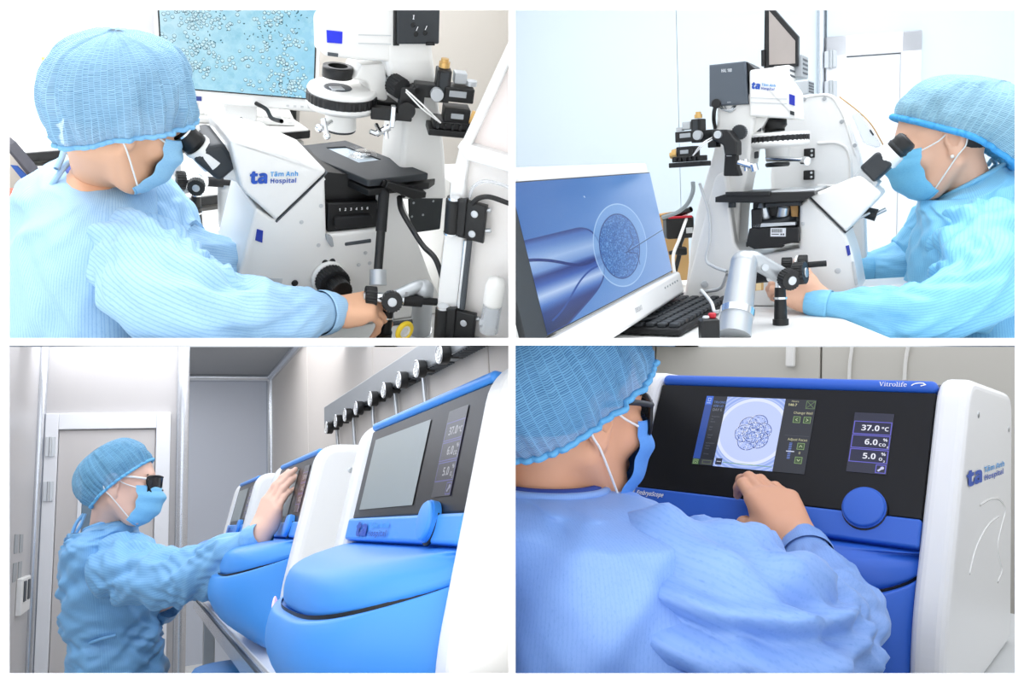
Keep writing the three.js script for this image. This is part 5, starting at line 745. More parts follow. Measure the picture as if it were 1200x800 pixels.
  const dd = thing(R2, 'drive_knob', 'black double knob with a rod beside the operator hand', 'knob', s(936, 311, 1.72)); part(dd, 'wheel', merge([knurl(V(0, 0, 0), V(1, .0, .4).normalize(), .02, .016, 24), knurl(V(-.03, .0, -.01), V(1, 0, .4).normalize(), .016, .018, 20)]), M.black); part(dd, 'rod', cyl(V(.01, .0, .0), V(.052, .002, .01), .006), M.blackSoft); part(dd, 'ring', cyl(V(-.004, 0, 0), V(-.001, 0, .002), .021), M.white);
  const bx = thing(R2, 'brown_block', 'small brown cardboard block behind the silver control arm', 'block', s(884, 331, 1.75)); part(bx, 'block', box(0, 0, 0, .03, .03, .03, .002), M.cardboard); part(bx, 'tape', box(.004, .001, .015, .01, .03, .002, 0), M.cream);
  // wall monitor and white boxes above the hood
  const U = R2.sub(...R2.loc(916, 45, 2.7).toArray(), -30 * D), u = (px, py) => U.on(2, px, py, 0), m0 = u(899, 9), m1 = u(935, 42), m2 = u(935, 77), um = thing(U, 'wall_monitor', 'dark switched off monitor high above the white hood', 'monitor', V(m0.x, m2.y, 0)); const mx = (v) => v.x - m0.x, my = (v) => v.y - m2.y, e = u(899, 80);
  part(um, 'casing', ext([[0, my(e)], [mx(m2), my(m2)], [mx(m1), my(m1)], [0, my(m0) + .02], [-.008, my(m0) + .02], [-.012, my(e)]], -.03, 0, { bev: .002 }), M.black); part(um, 'display', ext([[.006, my(e) + .01], [mx(m2) - .008, my(m2) + .008], [mx(m1) - .008, my(m1) - .014], [.006, my(m0) - .01]], 0, .002, { bev: 0 }), std(0xa39a94, .3));
  part(um, 'bracket', box(-.012, my(u(897, 68)), 0, .012, .05, .02, .002), M.black);
  const bxs = [[903, 62, 921, 84, -.02, 'small grey box under the wall monitor', M.silver], [921, 66, 940, 90, -.02, 'small slatted grey vent box under the wall monitor', M.grey], [906, 78, 925, 106, .06, 'white control box marked with a letter above the hood', M.white], [930, 95, 947, 110, .08, 'small silver box on the hood beside the white control box', M.silver]];
  for (const [x0, y0, x1, y1, z, lab, m] of bxs) { const a1 = U.on(2, x0, y0, z), b1 = U.on(2, x1, y1, z), o = thing(U, 'control_box', lab, 'box', V((a1.x + b1.x) / 2, b1.y, z)); part(o, 'case', box(0, (a1.y - b1.y) / 2, -.05, b1.x - a1.x, a1.y - b1.y, .1, .004), m); part(o, 'slats', merge([0, 1, 2, 3].map((i) => box((b1.x - a1.x) / 2, (a1.y - b1.y) * (.2 + i * .2), -.05, .002, .006, .08, 0))), M.darkGrey); if (m === M.white) part(o, 'lettering', quad(.03, .03).translate(.012, (a1.y - b1.y) * .55, .0006), printMat(textTex([['NE', 32, 32, 34]], 64, 64, { color: '#555' }))); }
}
// ---------------------------------------------------------------- people: distance fields for skin, lofted cloth for gowns
const smin = (a, b, k) => { const h = Math.max(k - Math.abs(a - b), 0) / k; return Math.min(a, b) - h * h * k * .25; };
function capsule(a, b, ra, rb) { const d = b.clone().sub(a), L2 = d.lengthSq() || 1e-9; return (x, y, z) => { const px = x - a.x, py = y - a.y, pz = z - a.z, t = Math.min(1, Math.max(0, (px * d.x + py * d.y + pz * d.z) / L2)); return Math.hypot(px - d.x * t, py - d.y * t, pz - d.z * t) - (ra + (rb - ra) * t); }; }
function ellipsoid(c, r) { return (x, y, z) => { const px = (x - c[0]) / r[0], py = (y - c[1]) / r[1], pz = (z - c[2]) / r[2], k0 = Math.hypot(px, py, pz), k1 = Math.hypot(px / r[0], py / r[1], pz / r[2]); return k1 < 1e-9 ? -Math.min(...r) : k0 * (k0 - 1) / k1; }; }
const union = (list) => (x, y, z) => { let d = 1e9; for (const [f, k] of list) d = smin(d, f(x, y, z), k); return d; };
function surfaceNet(f, lo, hi, h) {                  // closed surface f = 0 inside a box, one vertex per crossed cell
  const n = ['x', 'y', 'z'].map((k) => Math.max(2, Math.ceil((hi[k] - lo[k]) / h) + 1)), [nx, ny, nz] = n, S = new Float32Array(nx * ny * nz), id = (i, j, k) => (k * ny + j) * nx + i;
  const q4 = 4, far = h * q4 * 1.9;                     // blocks far from the surface keep one value
  for (let K = 0; K < nz; K += q4) for (let J = 0; J < ny; J += q4) for (let I = 0; I < nx; I += q4) {
    const m = f(lo.x + (I + 1.5) * h, lo.y + (J + 1.5) * h, lo.z + (K + 1.5) * h), skip = Math.abs(m) > far;
    for (let k = K; k < Math.min(K + q4, nz); k++) for (let j = J; j < Math.min(J + q4, ny); j++) for (let i = I; i < Math.min(I + q4, nx); i++) {
      const v = skip ? m : f(lo.x + i * h, lo.y + j * h, lo.z + k * h); S[id(i, j, k)] = (i === 0 || j === 0 || k === 0 || i === nx - 1 || j === ny - 1 || k === nz - 1) ? Math.max(1e-4, v) : v;
    }
  }
  const vid = new Int32Array(nx * ny * nz).fill(-1), pos = [], nor = [], idx = [], E = [[0, 1], [0, 2], [0, 4], [1, 3], [1, 5], [2, 3], [2, 6], [3, 7], [4, 5], [4, 6], [5, 7], [6, 7]];
  for (let k = 0; k < nz - 1; k++) for (let j = 0; j < ny - 1; j++) for (let i = 0; i < nx - 1; i++) {
    const v = []; let m = 0; for (let c = 0; c < 8; c++) { v[c] = S[id(i + (c & 1), j + (c >> 1 & 1), k + (c >> 2))]; if (v[c] < 0) m |= 1 << c; }
    if (m === 0 || m === 255) continue; let x = 0, y = 0, z = 0, q = 0;
    for (const [a, b] of E) if ((v[a] < 0) !== (v[b] < 0)) { const t = v[a] / (v[a] - v[b]); x += lerp(a & 1, b & 1, t); y += lerp(a >> 1 & 1, b >> 1 & 1, t); z += lerp(a >> 2, b >> 2, t); q++; }
    vid[id(i, j, k)] = pos.length / 3; const X = lo.x + (i + x / q) * h, Y = lo.y + (j + y / q) * h, Z = lo.z + (k + z / q) * h; pos.push(X, Y, Z);
    const e = h * .4, g = V(f(X + e, Y, Z) - f(X - e, Y, Z), f(X, Y + e, Z) - f(X, Y - e, Z), f(X, Y, Z + e) - f(X, Y, Z - e)).normalize(); nor.push(g.x, g.y, g.z);
  }
  const quadOf = (a, b, c, d, s) => { if (a < 0 || b < 0 || c < 0 || d < 0) return; s ? idx.push(a, b, c, a, c, d) : idx.push(a, c, b, a, d, c); };
  for (let k = 1; k < nz - 1; k++) for (let j = 1; j < ny - 1; j++) for (let i = 1; i < nx - 1; i++) {
    const s = S[id(i, j, k)] < 0;
    if (s !== S[id(i + 1, j, k)] < 0) quadOf(vid[id(i, j - 1, k - 1)], vid[id(i, j, k - 1)], vid[id(i, j, k)], vid[id(i, j - 1, k)], s);
    if (s !== S[id(i, j + 1, k)] < 0) quadOf(vid[id(i - 1, j, k - 1)], vid[id(i - 1, j, k)], vid[id(i, j, k)], vid[id(i, j, k - 1)], s);
    if (s !== S[id(i, j, k + 1)] < 0) quadOf(vid[id(i - 1, j - 1, k)], vid[id(i, j - 1, k)], vid[id(i, j, k)], vid[id(i - 1, j, k)], s);
  }
  const g = new THREE.BufferGeometry(); g.setAttribute('position', new THREE.Float32BufferAttribute(pos, 3)); g.setAttribute('normal', new THREE.Float32BufferAttribute(nor, 3)); g.setAttribute('uv', new THREE.Float32BufferAttribute(pos.flatMap((_, i) => i % 3 === 0 ? [(pos[i] + pos[i + 2]) * 4, pos[i + 1] * 4] : []), 2)); g.setIndex(idx); return g;
}
// head, in its own axes: x to the person's left, y up, z to the front; metres for an adult
const headField = union([
  [ellipsoid([0, .032, -.012], [.074, .088, .096]), .01], [ellipsoid([0, .0, .03], [.064, .085, .062]), .03], [ellipsoid([0, -.055, .038], [.05, .058, .052]), .03], [capsule(V(-.03, -.098, .058), V(.03, -.098, .058), .02, .02), .03],
  [capsule(V(-.052, -.05, -.005), V(-.03, -.095, .045), .02, .02), .03], [capsule(V(.052, -.05, -.005), V(.03, -.095, .045), .02, .02), .03],
  [capsule(V(-.03, .026, .08), V(.03, .026, .08), .012, .012), .018], [capsule(V(0, .012, .09), V(0, -.03, .112), .008, .012), .014], [capsule(V(-.012, -.036, .1), V(.012, -.036, .1), .009, .009), .01],
  [ellipsoid([-.042, -.022, .066], [.026, .024, .022]), .02], [ellipsoid([.042, -.022, .066], [.026, .024, .022]), .02], [capsule(V(-.018, -.067, .088), V(.018, -.067, .088), .011, .011), .014],
]);
const sockets = [-1, 1].map((s) => ellipsoid([s * .032, .006, .097], [.019, .011, .014])), lids = [-1, 1].map((s) => union([[capsule(V(s * .016, .008, .09), V(s * .048, .009, .08), .0035, .003), .004], [capsule(V(s * .017, -.003, .089), V(s * .046, -.002, .08), .003, .003), .004]]));
const ears = [-1, 1].map((s) => { const o = ellipsoid([s * .076, -.004, -.012], [.011, .033, .021]), i = ellipsoid([s * .087, .0, -.008], [.009, .02, .012]), lobe = ellipsoid([s * .074, -.034, -.004], [.007, .011, .01]); return (x, y, z) => smin(Math.max(o(x, y, z), -i(x, y, z)), lobe(x, y, z), .008); });
function faceField(x, y, z) { let d = headField(x, y, z); for (const q of sockets) { const v = -q(x, y, z); const h = Math.max(.008 - Math.abs(d - v), 0) / .008; d = Math.max(d, v) + h * h * .002; } for (const q of lids) d = smin(d, q(x, y, z), .005); for (const q of ears) d = smin(d, q(x, y, z), .007); return d; }
function headFrame(o, z, upHint) { const Z = z.clone().normalize(), X = upHint.clone().cross(Z).normalize(), Y = Z.clone().cross(X); return new Frame(o, X, Y, Z, 0); }
// hand: wrist, direction to the knuckles, back-of-hand normal; side s = direction of the thumb
function handBones({ wrist, dir, back, thumbSide, size = 1, curl, spread = .06, thumb }) {
  const D = dir.clone().normalize(), B = back.clone().addScaledVector(D, -back.dot(D)).normalize(), S = D.clone().cross(B).normalize().multiplyScalar(thumbSide), P = (d, s, b) => wrist.clone().addScaledVector(D, d * size).addScaledVector(S, s * size).addScaledVector(B, b * size);
  const rotate = (v, k, a) => v.clone().applyAxisAngle(k, a), bones = [], tips = [], axis = S.clone().multiplyScalar(1), toPalm = D.clone().cross(B.clone().negate());   // turning about toPalm bends D towards the palm
  const F = [[.03, .093, [.043, .026, .021], .0095], [.009, .097, [.047, .03, .022], .0097], [-.012, .092, [.043, .028, .021], .0092], [-.031, .083, [.034, .021, .019], .008]];
  F.forEach(([s, d, L, r], i) => {
    const base = P(d - .012, s * .93, .002); bones.push([P(.0, s * .5, -.002), base, .0155 * size, .0118 * size, .016]); bones.push([P(.03, s * .7, -.012), P(d - .03, s * .85, -.009), .012 * size, .01 * size, .016]);
    let v = rotate(D, B, (1.5 - i) * spread * -thumbSide * -1), p = base.clone(); const c = curl[i]; const ax = toPalm;
    for (let k = 0; k < 3; k++) { v = rotate(v, ax, c[k]); const q = p.clone().addScaledVector(v, L[k] * size); bones.push([p, q, (r - k * .0009) * size, (r - (k + 1) * .0011) * size, .005]); p = q; }
    tips.push([p, v.clone(), r - .0033]);
  });
  const t0 = P(.018, .02, -.006), t1 = P(...(thumb?.[0] ?? [.05, .045, -.018])), t2 = P(...(thumb?.[1] ?? [.082, .052, -.026])), t3 = P(...(thumb?.[2] ?? [.108, .046, -.032])); bones.push([t0, t1, .0165 * size, .0125 * size, .014], [t1, t2, .0115 * size, .0102 * size, .006], [t2, t3, .0102 * size, .0075 * size, .006]); tips.push([t3, t3.clone().sub(t2).normalize(), .0075]);
  bones.push([P(-.03, 0, 0), P(.005, 0, 0), .0245 * size, .0235 * size, .02]);
  const list = bones.map(([a, b, ra, rb, k]) => [capsule(a, b, ra, rb), k]);
  const lo = V(1e9, 1e9, 1e9), hi = V(-1e9, -1e9, -1e9); for (const [a, b] of bones) for (const p of [a, b]) { lo.min(p); hi.max(p); }
  return { f: union(list), lo: lo.subScalar(.03), hi: hi.addScalar(.03), tips, B };
}
// cloth
const stripes = (a) => canvasTex(256, 256, (g) => { g.fillStyle = '#ffffff'; g.fillRect(0, 0, 256, 256); for (let x = 0; x < 256; x += 11.636) { g.fillStyle = `rgba(110,160,210,${a})`; g.fillRect(x, 0, 3.5, 256); } for (let i = 0; i < 3000; i++) { g.fillStyle = `rgba(${rnd() < .5 ? '120,165,205' : '255,255,255'},.10)`; g.fillRect(rnd() * 256, rnd() * 256, 2, 2 + rnd() * 3); } }, { repeat: [8, 8] });
const gownTex = stripes(.2), softTex = stripes(.07);
const gownMat = (c, r = .62, map = gownTex) => phys(c, r, { map, sheen: .35, sheenRoughness: .5, sheenColor: new THREE.Color(0xd8ecff), bumpMap: fine, bumpScale: .0001, side: THREE.DoubleSide });
const ridge = (n) => { const t = 1 - Math.min(1, Math.abs(n) * 1.5); return t * t * (3 - 2 * t); };
function folds(a, v, o) {           // height of the cloth's creases at angle a and length v (metres): long slanting folds, then small ones
  const k = o.freq ?? 1, tw = a + v * (o.twist ?? 5), c = Math.cos(tw), s = Math.sin(tw), c2 = Math.cos(a - v * 7), s2 = Math.sin(a - v * 7); let d = 0;
  const w = N3(c * .8, s * .8 + o.seed, v * 6 * k) * .5;
  d += (ridge(N3(c * 1.5 + o.seed, s * 1.5 + w, v * 4.2 * k + o.seed)) - .35) * (o.big ?? .009);
  d += (ridge(N3(c2 * 2.1 + w, s2 * 2.1 + o.seed * 3, v * 7 * k)) - .35) * (o.mid ?? .005);
  d += N3(Math.cos(a) * 3 + 7, Math.sin(a) * 3 + v * 5, v * 16 + o.seed) * (o.small ?? .002);
  return d;
}
function sleeveGeo(pts, radii, o) {
  const curve = new THREE.CatmullRomCurve3(pts, false, 'centripetal'), n = o.nv ?? 110, nu = 72, P = [], T = [], NN = [], B = []; for (let i = 0; i <= n; i++) { P.push(curve.getPointAt(i / n)); T.push(curve.getTangentAt(i / n)); }
  let N = (o.side ?? V(0, 1, 0)).clone(); N.addScaledVector(T[0], -N.dot(T[0])).normalize(); for (let i = 0; i <= n; i++) { N = N.clone().addScaledVector(T[i], -N.dot(T[i])).normalize(); NN.push(N); B.push(T[i].clone().cross(N)); }
  const len = curve.getLength(), R = (t) => { const q = t * (radii.length - 1), i = Math.min(radii.length - 2, Math.floor(q)); return lerp(radii[i], radii[i + 1], sm(0, 1, q - i) * .6 + (q - i) * .4); };
  // bends press creases into the inner side
  return gridSurface(nu, n, (u, v) => { const i = Math.round(v * n), a = u * Math.PI * 2, r = R(v), fade = sm(0, .08, v) * (o.cuffFade === false ? 1 : 1 - sm(.88, .985, v)); const turn = i > 3 && i < n - 3 ? T[i - 3].angleTo(T[i + 3]) : 0; let k = folds(a, v * len, o) * fade * (1 + Math.min(.5, turn * 3)) * (r / .07); k += turn * .005 * Math.cos(v * len * 120 + Math.sin(a) * 2.5 + N3(Math.cos(a) * 2, v * 9, Math.sin(a) * 2) * 3) * fade; let q = r + k; if (turn > 1e-4) { const inward = T[i + 3].clone().sub(T[i - 3]).normalize(), c = inward.dot(NN[i]) * Math.cos(a) + inward.dot(B[i]) * Math.sin(a), room = .93 * 6 * len / n / turn; if (c > .05) { const m = room / c; q = q < m * .7 ? q : m * (1 - .3 * Math.exp(-(q - m * .7) / (m * .3))); } } return [P[i].clone().addScaledVector(NN[i], Math.cos(a) * q).addScaledVector(B[i], Math.sin(a) * q * (o.flat ?? 1)), u * .44, v * len]; }, true, !!o.flip);
}
function torsoGeo(sec, X, Z, o) {   // sections: centre, half width, front, back; X to the side, Z to the front
  const c = new THREE.CatmullRomCurve3(sec.map((s) => s[0]), false, 'centripetal'), n = o.nv ?? 110, nu = 110, len = c.getLength(), val = (k, t) => { const q = t * (sec.length - 1), i = Math.min(sec.length - 2, Math.floor(q)), f = q - i; const p = (j) => sec[Math.min(sec.length - 1, Math.max(0, j))][k]; return lerp(lerp(p(i), p(i + 1), f), lerp(p(i), p(i + 1), sm(0, 1, f)), .4); };
  const e = o.power ?? .8, sp = (x) => Math.sign(x) * Math.pow(Math.abs(x), e);
  return gridSurface(nu, n, (u, v) => { const a = u * Math.PI * 2 + (o.seam ?? 0), p = c.getPoint(v), A = val(1, v), F = Math.sin(a) > 0 ? val(2, v) : val(3, v), Yd = Z.clone().cross(X), tl = val(4, v) || 0, k = folds(a, v * len, o) * sm(0, .12, v); return [p.addScaledVector(X, sp(Math.cos(a)) * (A + k)).addScaledVector(Z, sp(Math.sin(a)) * (F + k)).addScaledVector(Yd, -tl * Math.sin(a)), u * 1.1, v * len]; }, true, !!o.flip);
}
const capTex = canvasTex(512, 512, (g) => {         // pleated non-woven: short crimp lines in wavering rows
  g.fillStyle = '#ffffff'; g.fillRect(0, 0, 512, 512);
  for (let c = 0; c < 16; c++) for (let y = 0; y < 512; y += 12) { const o = Math.sin(c * 2.4) * 5 + rnd() * 3; g.strokeStyle = 'rgba(50,105,150,.62)'; g.lineWidth = 3 + rnd() * 2; g.beginPath(); g.moveTo(c * 32 + 1, y + o); g.quadraticCurveTo(c * 32 + 16, y + o + 4 - rnd() * 3, c * 32 + 30, y + o + rnd() * 3); g.stroke(); }
  for (let c = 0; c < 16; c++) { g.fillStyle = 'rgba(235,248,255,.5)'; g.fillRect(c * 32 - 2, 0, 4, 512); }
}, { repeat: [5, 4] });
const capMat = (c, op = .86, rep = [5, 4]) => { const tx = capTex.clone(); tx.repeat.set(...rep); tx.needsUpdate = true; return phys(c, .75, { map: tx, bumpMap: tx, bumpScale: .0004, transparent: true, opacity: op, side: THREE.DoubleSide, sheen: .3, sheenRoughness: .6, sheenColor: new THREE.Color(0xcfeaff) }); };
function bouffant(parent, H, base, o, mat, bandMat) {
  const tau = o.tau ?? .62, C = V(...(o.c ?? [0, .02, -.005])), f = V(0, Math.sin(tau), Math.cos(tau)), n = V(0, Math.cos(tau), -Math.sin(tau)), a = o.a ?? .086, b = o.b ?? .112, hgt = o.h ?? .15, sway = V(...(o.sway ?? [0, 0, 0]));
  const rho = o.rho ?? [1, 1.05, 1.06, .98, .78, .44, .02], hh = o.hh ?? [0, .17, .4, .64, .85, .965, 1], pick = (t, v) => { const q = v * (t.length - 1), i = Math.min(t.length - 2, Math.floor(q)), k = q - i, p = (j) => t[Math.min(t.length - 1, Math.max(0, j))]; return .5 * (2 * p(i) + (p(i + 1) - p(i - 1)) * k + (2 * p(i - 1) - 5 * p(i) + 4 * p(i + 1) - p(i + 2)) * k * k + (3 * p(i) - p(i - 1) - 3 * p(i + 1) + p(i + 2)) * k * k * k); };
  const at_ = (ang, v, off = 0) => { const r = pick(rho, v), h = pick(hh, v), back = Math.max(0, -Math.sin(ang)), rr = 1 + back * (o.backBulge ?? .12) * Math.sin(Math.min(1, v * 1.15) * Math.PI); const pl = (ridge(N3(Math.cos(ang) * 3 + o.seed, Math.sin(ang) * 3, v * 1.6)) - .4) * (o.crease ?? .008) + Math.cos(ang * 46 + Math.sin(ang * 5) * 2) * .0016 * (1 - v) * (v < .25 ? 1.6 : .7) + N3(Math.cos(ang) * 2.5, Math.sin(ang) * 2.5 + o.seed, v * 5) * .006; const k = r * rr; return C.clone().addScaledVector(V(1, 0, 0), Math.cos(ang) * (a * k + pl + off)).addScaledVector(f, Math.sin(ang) * (b * k + pl + off)).addScaledVector(n, h * hgt - (o.dip ?? 0) * back * back * (1 - v)).addScaledVector(sway, v * v); };
  const g = gridSurface(180, 64, (u, v) => { const p = at_(u * Math.PI * 2, v); return [H.world(p).sub(base), u, v * .55]; }, true, true);
  const c = part(parent, 'bouffant_cap', g, mat);
  const rim = Array.from({ length: 120 }, (_, i) => { const q = i / 120 * Math.PI * 2; return H.world(at_(q, .012, .0015 + Math.cos(q * 40) * .0009)).sub(base); });
  part(c, 'elastic_band', new THREE.TubeGeometry(new THREE.CatmullRomCurve3(rim, true), 240, o.band ?? .0042, 7, true), bandMat);
  return { at: (q, v) => H.world(at_(q, v)).sub(base), node: c };
}
const maskTex = canvasTex(256, 256, (g) => { g.fillStyle = '#fff'; g.fillRect(0, 0, 256, 256); for (let i = 0; i < 4000; i++) { g.fillStyle = `rgba(120,180,215,.12)`; g.fillRect(rnd() * 256, rnd() * 256, 3, 1); } for (const y of [4, 250]) { g.fillStyle = 'rgba(150,200,230,.6)'; g.fillRect(0, y, 256, 3); } });
function faceMask(parent, H, base, mat, o = {}) {
  const prof = [[-.001, .108], [-.01, .114], [-.022, .122], [-.04, .127], [-.062, .122], [-.085, .11], [-.11, .09], [-.126, .058]].map(([y, z]) => [y, z]);
  const P = (s, t) => { const q = t * (prof.length - 1), i = Math.min(prof.length - 2, Math.floor(q)), k = q - i, y = lerp(prof[i][0], prof[i + 1][0], k), z = lerp(prof[i][1], prof[i + 1][1], k), w = Math.abs(s), ang = w * 1.22; const zr = (z - .012) * Math.cos(ang * .98) + .0165, xr = Math.pow(Math.sin(ang), .86) * (.078 + .003 * Math.sin(t * Math.PI)) * (1 - .12 * t), pinch = w * w; const yy = lerp(y, -.045 + (t - .5) * -.085, pinch * .6) - .003 * w; const pleat = Math.sin(t * Math.PI * 2 * 3.2 + w * .5) * .0036 * (1 - pinch * .4) * sm(.1, .3, t) * (1 - sm(.8, .95, t)); return V(Math.sign(s) * xr, yy, zr + pleat + N3(s * 3 + (o.seed ?? 1), t * 4, 2) * .0025 + .002); };
  const g = gridSurface(48, 36, (u, v) => [H.world(P(u * 2 - 1, v)).sub(base), u, v], false, true), m = part(parent, 'face_mask', g, mat);
  for (const s of [-1, 1]) { const e = V(s * .079, .022, -.018), e2 = V(s * .083, -.02, -.03); const path = [P(s, .08), V(s * .079, .0, .02), e, V(s * .082, .018, -.034), e2, V(s * .08, -.04, -.01), P(s, .92)]; part(m, 'ear_loop', tube(path.map((p) => H.world(p).sub(base)), .0016, 60, 6), M.white); }
  return m;
}
function hairGeo(H, base, o = {}) { const C = V(0, .034, -.012), R = V(.0775, .0925, .1005), line = (a) => { const s = Math.sin(a); return s > 0 ? lerp(-.022, .078, Math.pow(s, o.front ?? .7)) : lerp(-.022, o.nape ?? -.06, Math.pow(-s, .6)); };
  return gridSurface(72, 30, (u, v) => { const a = u * Math.PI * 2, yb = line(a), pb = Math.asin(Math.max(-.98, Math.min(.98, (yb - C.y) / R.y))), ph = lerp(pb, Math.PI / 2, v), k = 1 + N3(Math.cos(a) * 14, Math.sin(a) * 14, v * 2) * .012 - (1 - sm(0, .08, v)) * .02; return [H.world(V(C.x + Math.cos(a) * Math.cos(ph) * R.x * k, C.y + Math.sin(ph) * R.y * k, C.z + Math.sin(a) * Math.cos(ph) * R.z * k)).sub(base), u, v]; }, true, true); }
const SKIN = (c) => phys(c, .5, { bumpMap: mottle, bumpScale: .0002, sheen: .15, sheenRoughness: .5, sheenColor: new THREE.Color(0xffd8c8) });
const HAIR = std(0x1d1512, .55), EYE_WHITE = phys(0xf2efec, .12, { clearcoat: 1 }), IRIS = std(0x1a0f0a, .15);
function person(o) {
  const t = new THREE.Group(); t.name = numbered('person'); scene.add(t); t.position.copy(o.base); t.userData = { label: o.label, category: 'person' }; roomOf.set(t, o.room);
  const base = o.base, H = o.head, hs = o.headSize ?? 1, hf = new Frame(H.o, H.ax[0].clone().multiplyScalar(hs), H.ax[1].clone().multiplyScalar(hs), H.ax[2].clone().multiplyScalar(hs), 0);
  // skin: torso, arms, neck coarse; head and hands fine
  const chest = o.joints.neck.clone(), list = [[capsule(o.joints.pelvis, o.joints.chest, .1, .085), .05], [capsule(o.joints.chest, chest, .08, .05), .06]];
  for (const A of o.arms) list.push([capsule(o.joints.chest.clone().lerp(chest, .6), A.pts[0], .05, .04), .04], [capsule(A.pts[0], A.elbow, .038, .032), .03], [capsule(A.elbow, A.wrist, .031, .021), .02]);
  for (const L of o.legs ?? []) list.push([capsule(L[0], L[1], .075, .055), .05], [capsule(L[1], L[2], .05, .035), .03], [capsule(L[2], L[3], .034, .026), .03]);
  const skull = hf.world(0, -.05, -.02), neckF = capsule(o.joints.neck, skull, .05 * (o.neckR ?? 1), .047 * (o.neckR ?? 1)), body = union(list), inv = hf.inv, w = V(0, 0, 0);
  const headF = (x, y, z) => { w.set(x, y, z).applyMatrix4(inv); return smin(faceField(w.x, w.y, w.z) * hs, neckF(x, y, z), .018); };
  const lo = o.joints.pelvis.clone(), hi = lo.clone(); for (const A of o.arms) for (const p of [...A.pts, A.wrist]) { lo.min(p); hi.max(p); } for (const L of o.legs ?? []) for (const p of L) { lo.min(p); hi.max(p); } lo.min(o.joints.neck).subScalar(.14); hi.max(o.joints.neck).addScalar(.14);
  const parts = [surfaceNet((x, y, z) => body(x, y, z) + .002, lo, hi, .016)], hl = hf.o.clone().min(o.joints.neck).subScalar(.14), hh = hf.o.clone().max(o.joints.neck).addScalar(.15); parts.push(surfaceNet(headF, hl, hh, .004));
  for (const A of o.arms) if (A.hand) { const h = handBones({ wrist: A.wrist, ...A.hand }); A.h = h; parts.push(surfaceNet(h.f, h.lo, h.hi, .003)); }
  const skin = mergeGeometries(parts.map(plain)); skin.translate(-base.x, -base.y, -base.z); part(t, 'body', skin, o.skin);
  for (const A of o.arms) if (A.hand && A.nails) A.h.tips.forEach(([p, v, r], i) => { if (i > 4) return; const q = p.clone().addScaledVector(A.h.B, r * .72).sub(base), g = new THREE.SphereGeometry(1, 14, 10).scale(.0052, .0011, .0068), up = A.h.B.clone().addScaledVector(v, -A.h.B.dot(v)).normalize(); if (up.lengthSq() < .1) return; g.applyMatrix4(new THREE.Matrix4().makeBasis(up.clone().cross(v), up, v)); part(t, 'fingernail', g.translate(q.x, q.y, q.z), std(0xf0c6b6, .3)); });
  if (o.eyes !== false) for (const s of [-1, 1]) { const c = V(s * .031, .003, .083), e = part(t, 'eye', new THREE.SphereGeometry(.0115 * hs, 20, 14).translate(...hf.world(c).sub(base).toArray()), EYE_WHITE); part(e, 'iris', new THREE.SphereGeometry(.0062 * hs, 16, 12).translate(...hf.world(c.clone().add(V(s * .001, -.0012, .0072))).sub(base).toArray()), IRIS); part(t, 'eyebrow', tube([V(s * .012, .027, .0945), V(s * .03, .033, .0905), V(s * .05, .027, .077)].map((p) => hf.world(p).sub(base)), .0022, 24, 6), HAIR); }
  part(t, 'hair', hairGeo(hf, base, o.hair), o.hairMat ?? HAIR);
  o.cap && bouffant(t, hf, base, o.cap, o.cap.mat, o.cap.bandMat);
  o.mask && faceMask(t, hf, base, o.mask);
  // gown: torso, sleeves, cuffs, neckline
  const g = part(t, 'gown', torsoGeo(o.torso.sec.map(([c, ...r]) => [c.clone().sub(base), ...r]), o.torso.X, o.torso.Z, o.torso), o.gown);
  for (const A of o.arms) {
    const pts = A.pts.map((p) => p.clone().sub(base)); part(g, 'sleeve', sleeveGeo(pts, A.radii, A), o.gown);
    const e = pts[pts.length - 1], d = e.clone().sub(pts[pts.length - 2]).normalize(), r = A.radii[A.radii.length - 1]; if (A.hand) part(g, 'cuff', sleeveGeo([e.clone().addScaledVector(d, -.012), e.clone().addScaledVector(d, .006), e.clone().addScaledVector(d, A.cuff ?? .022), e.clone().addScaledVector(d, (A.cuff ?? .022) + .014)], [r * 1.12, r * 1.09, r * 1.0, r * .86], { seed: 5, big: .002, mid: .003, small: .001, nv: 24, side: A.side }), o.cuffMat ?? o.gown);
  }
  const n0 = o.torso.sec[0]; { const ring = Array.from({ length: 48 }, (_, i) => { const q = i / 48 * Math.PI * 2; return n0[0].clone().addScaledVector(o.torso.X, Math.cos(q) * (n0[1] + .001)).addScaledVector(o.torso.Z, Math.sin(q) * ((Math.sin(q) > 0 ? n0[2] : n0[3]) + .001)).addScaledVector(o.torso.Z.clone().cross(o.torso.X), -(n0[4] ?? 0) * Math.sin(q)).sub(base); }); part(g, 'neck_binding', new THREE.TubeGeometry(new THREE.CatmullRomCurve3(ring, true), 96, .006, 8, true), o.gown); }
  for (const pts of o.ties ?? []) part(g, 'tie', tube(pts.map((p) => p.clone().sub(base)), .005, 50, 6), o.tieMat ?? o.gown);
  for (const pts of o.seams ?? []) part(g, 'seam', tube(pts.map((p) => p.clone().sub(base)), .0028, 60, 5), o.gown);
  if (o.scrub) { const s0 = o.scrub; const ring = Array.from({ length: 48 }, (_, i) => { const q = i / 48 * Math.PI * 2; return s0.c.clone().addScaledVector(o.torso.X, Math.cos(q) * s0.r[0]).addScaledVector(o.torso.Z, Math.sin(q) * s0.r[1]).sub(base); }); part(t, 'scrub_collar', new THREE.TubeGeometry(new THREE.CatmullRomCurve3(ring, true), 96, .009, 8, true), std(0x2748a0, .7)); }
  return t;
}
const mixDir = (list) => { const v = V(0, 0, 0); for (const [d, k] of list) v.addScaledVector(d, k); return v.normalize(); };
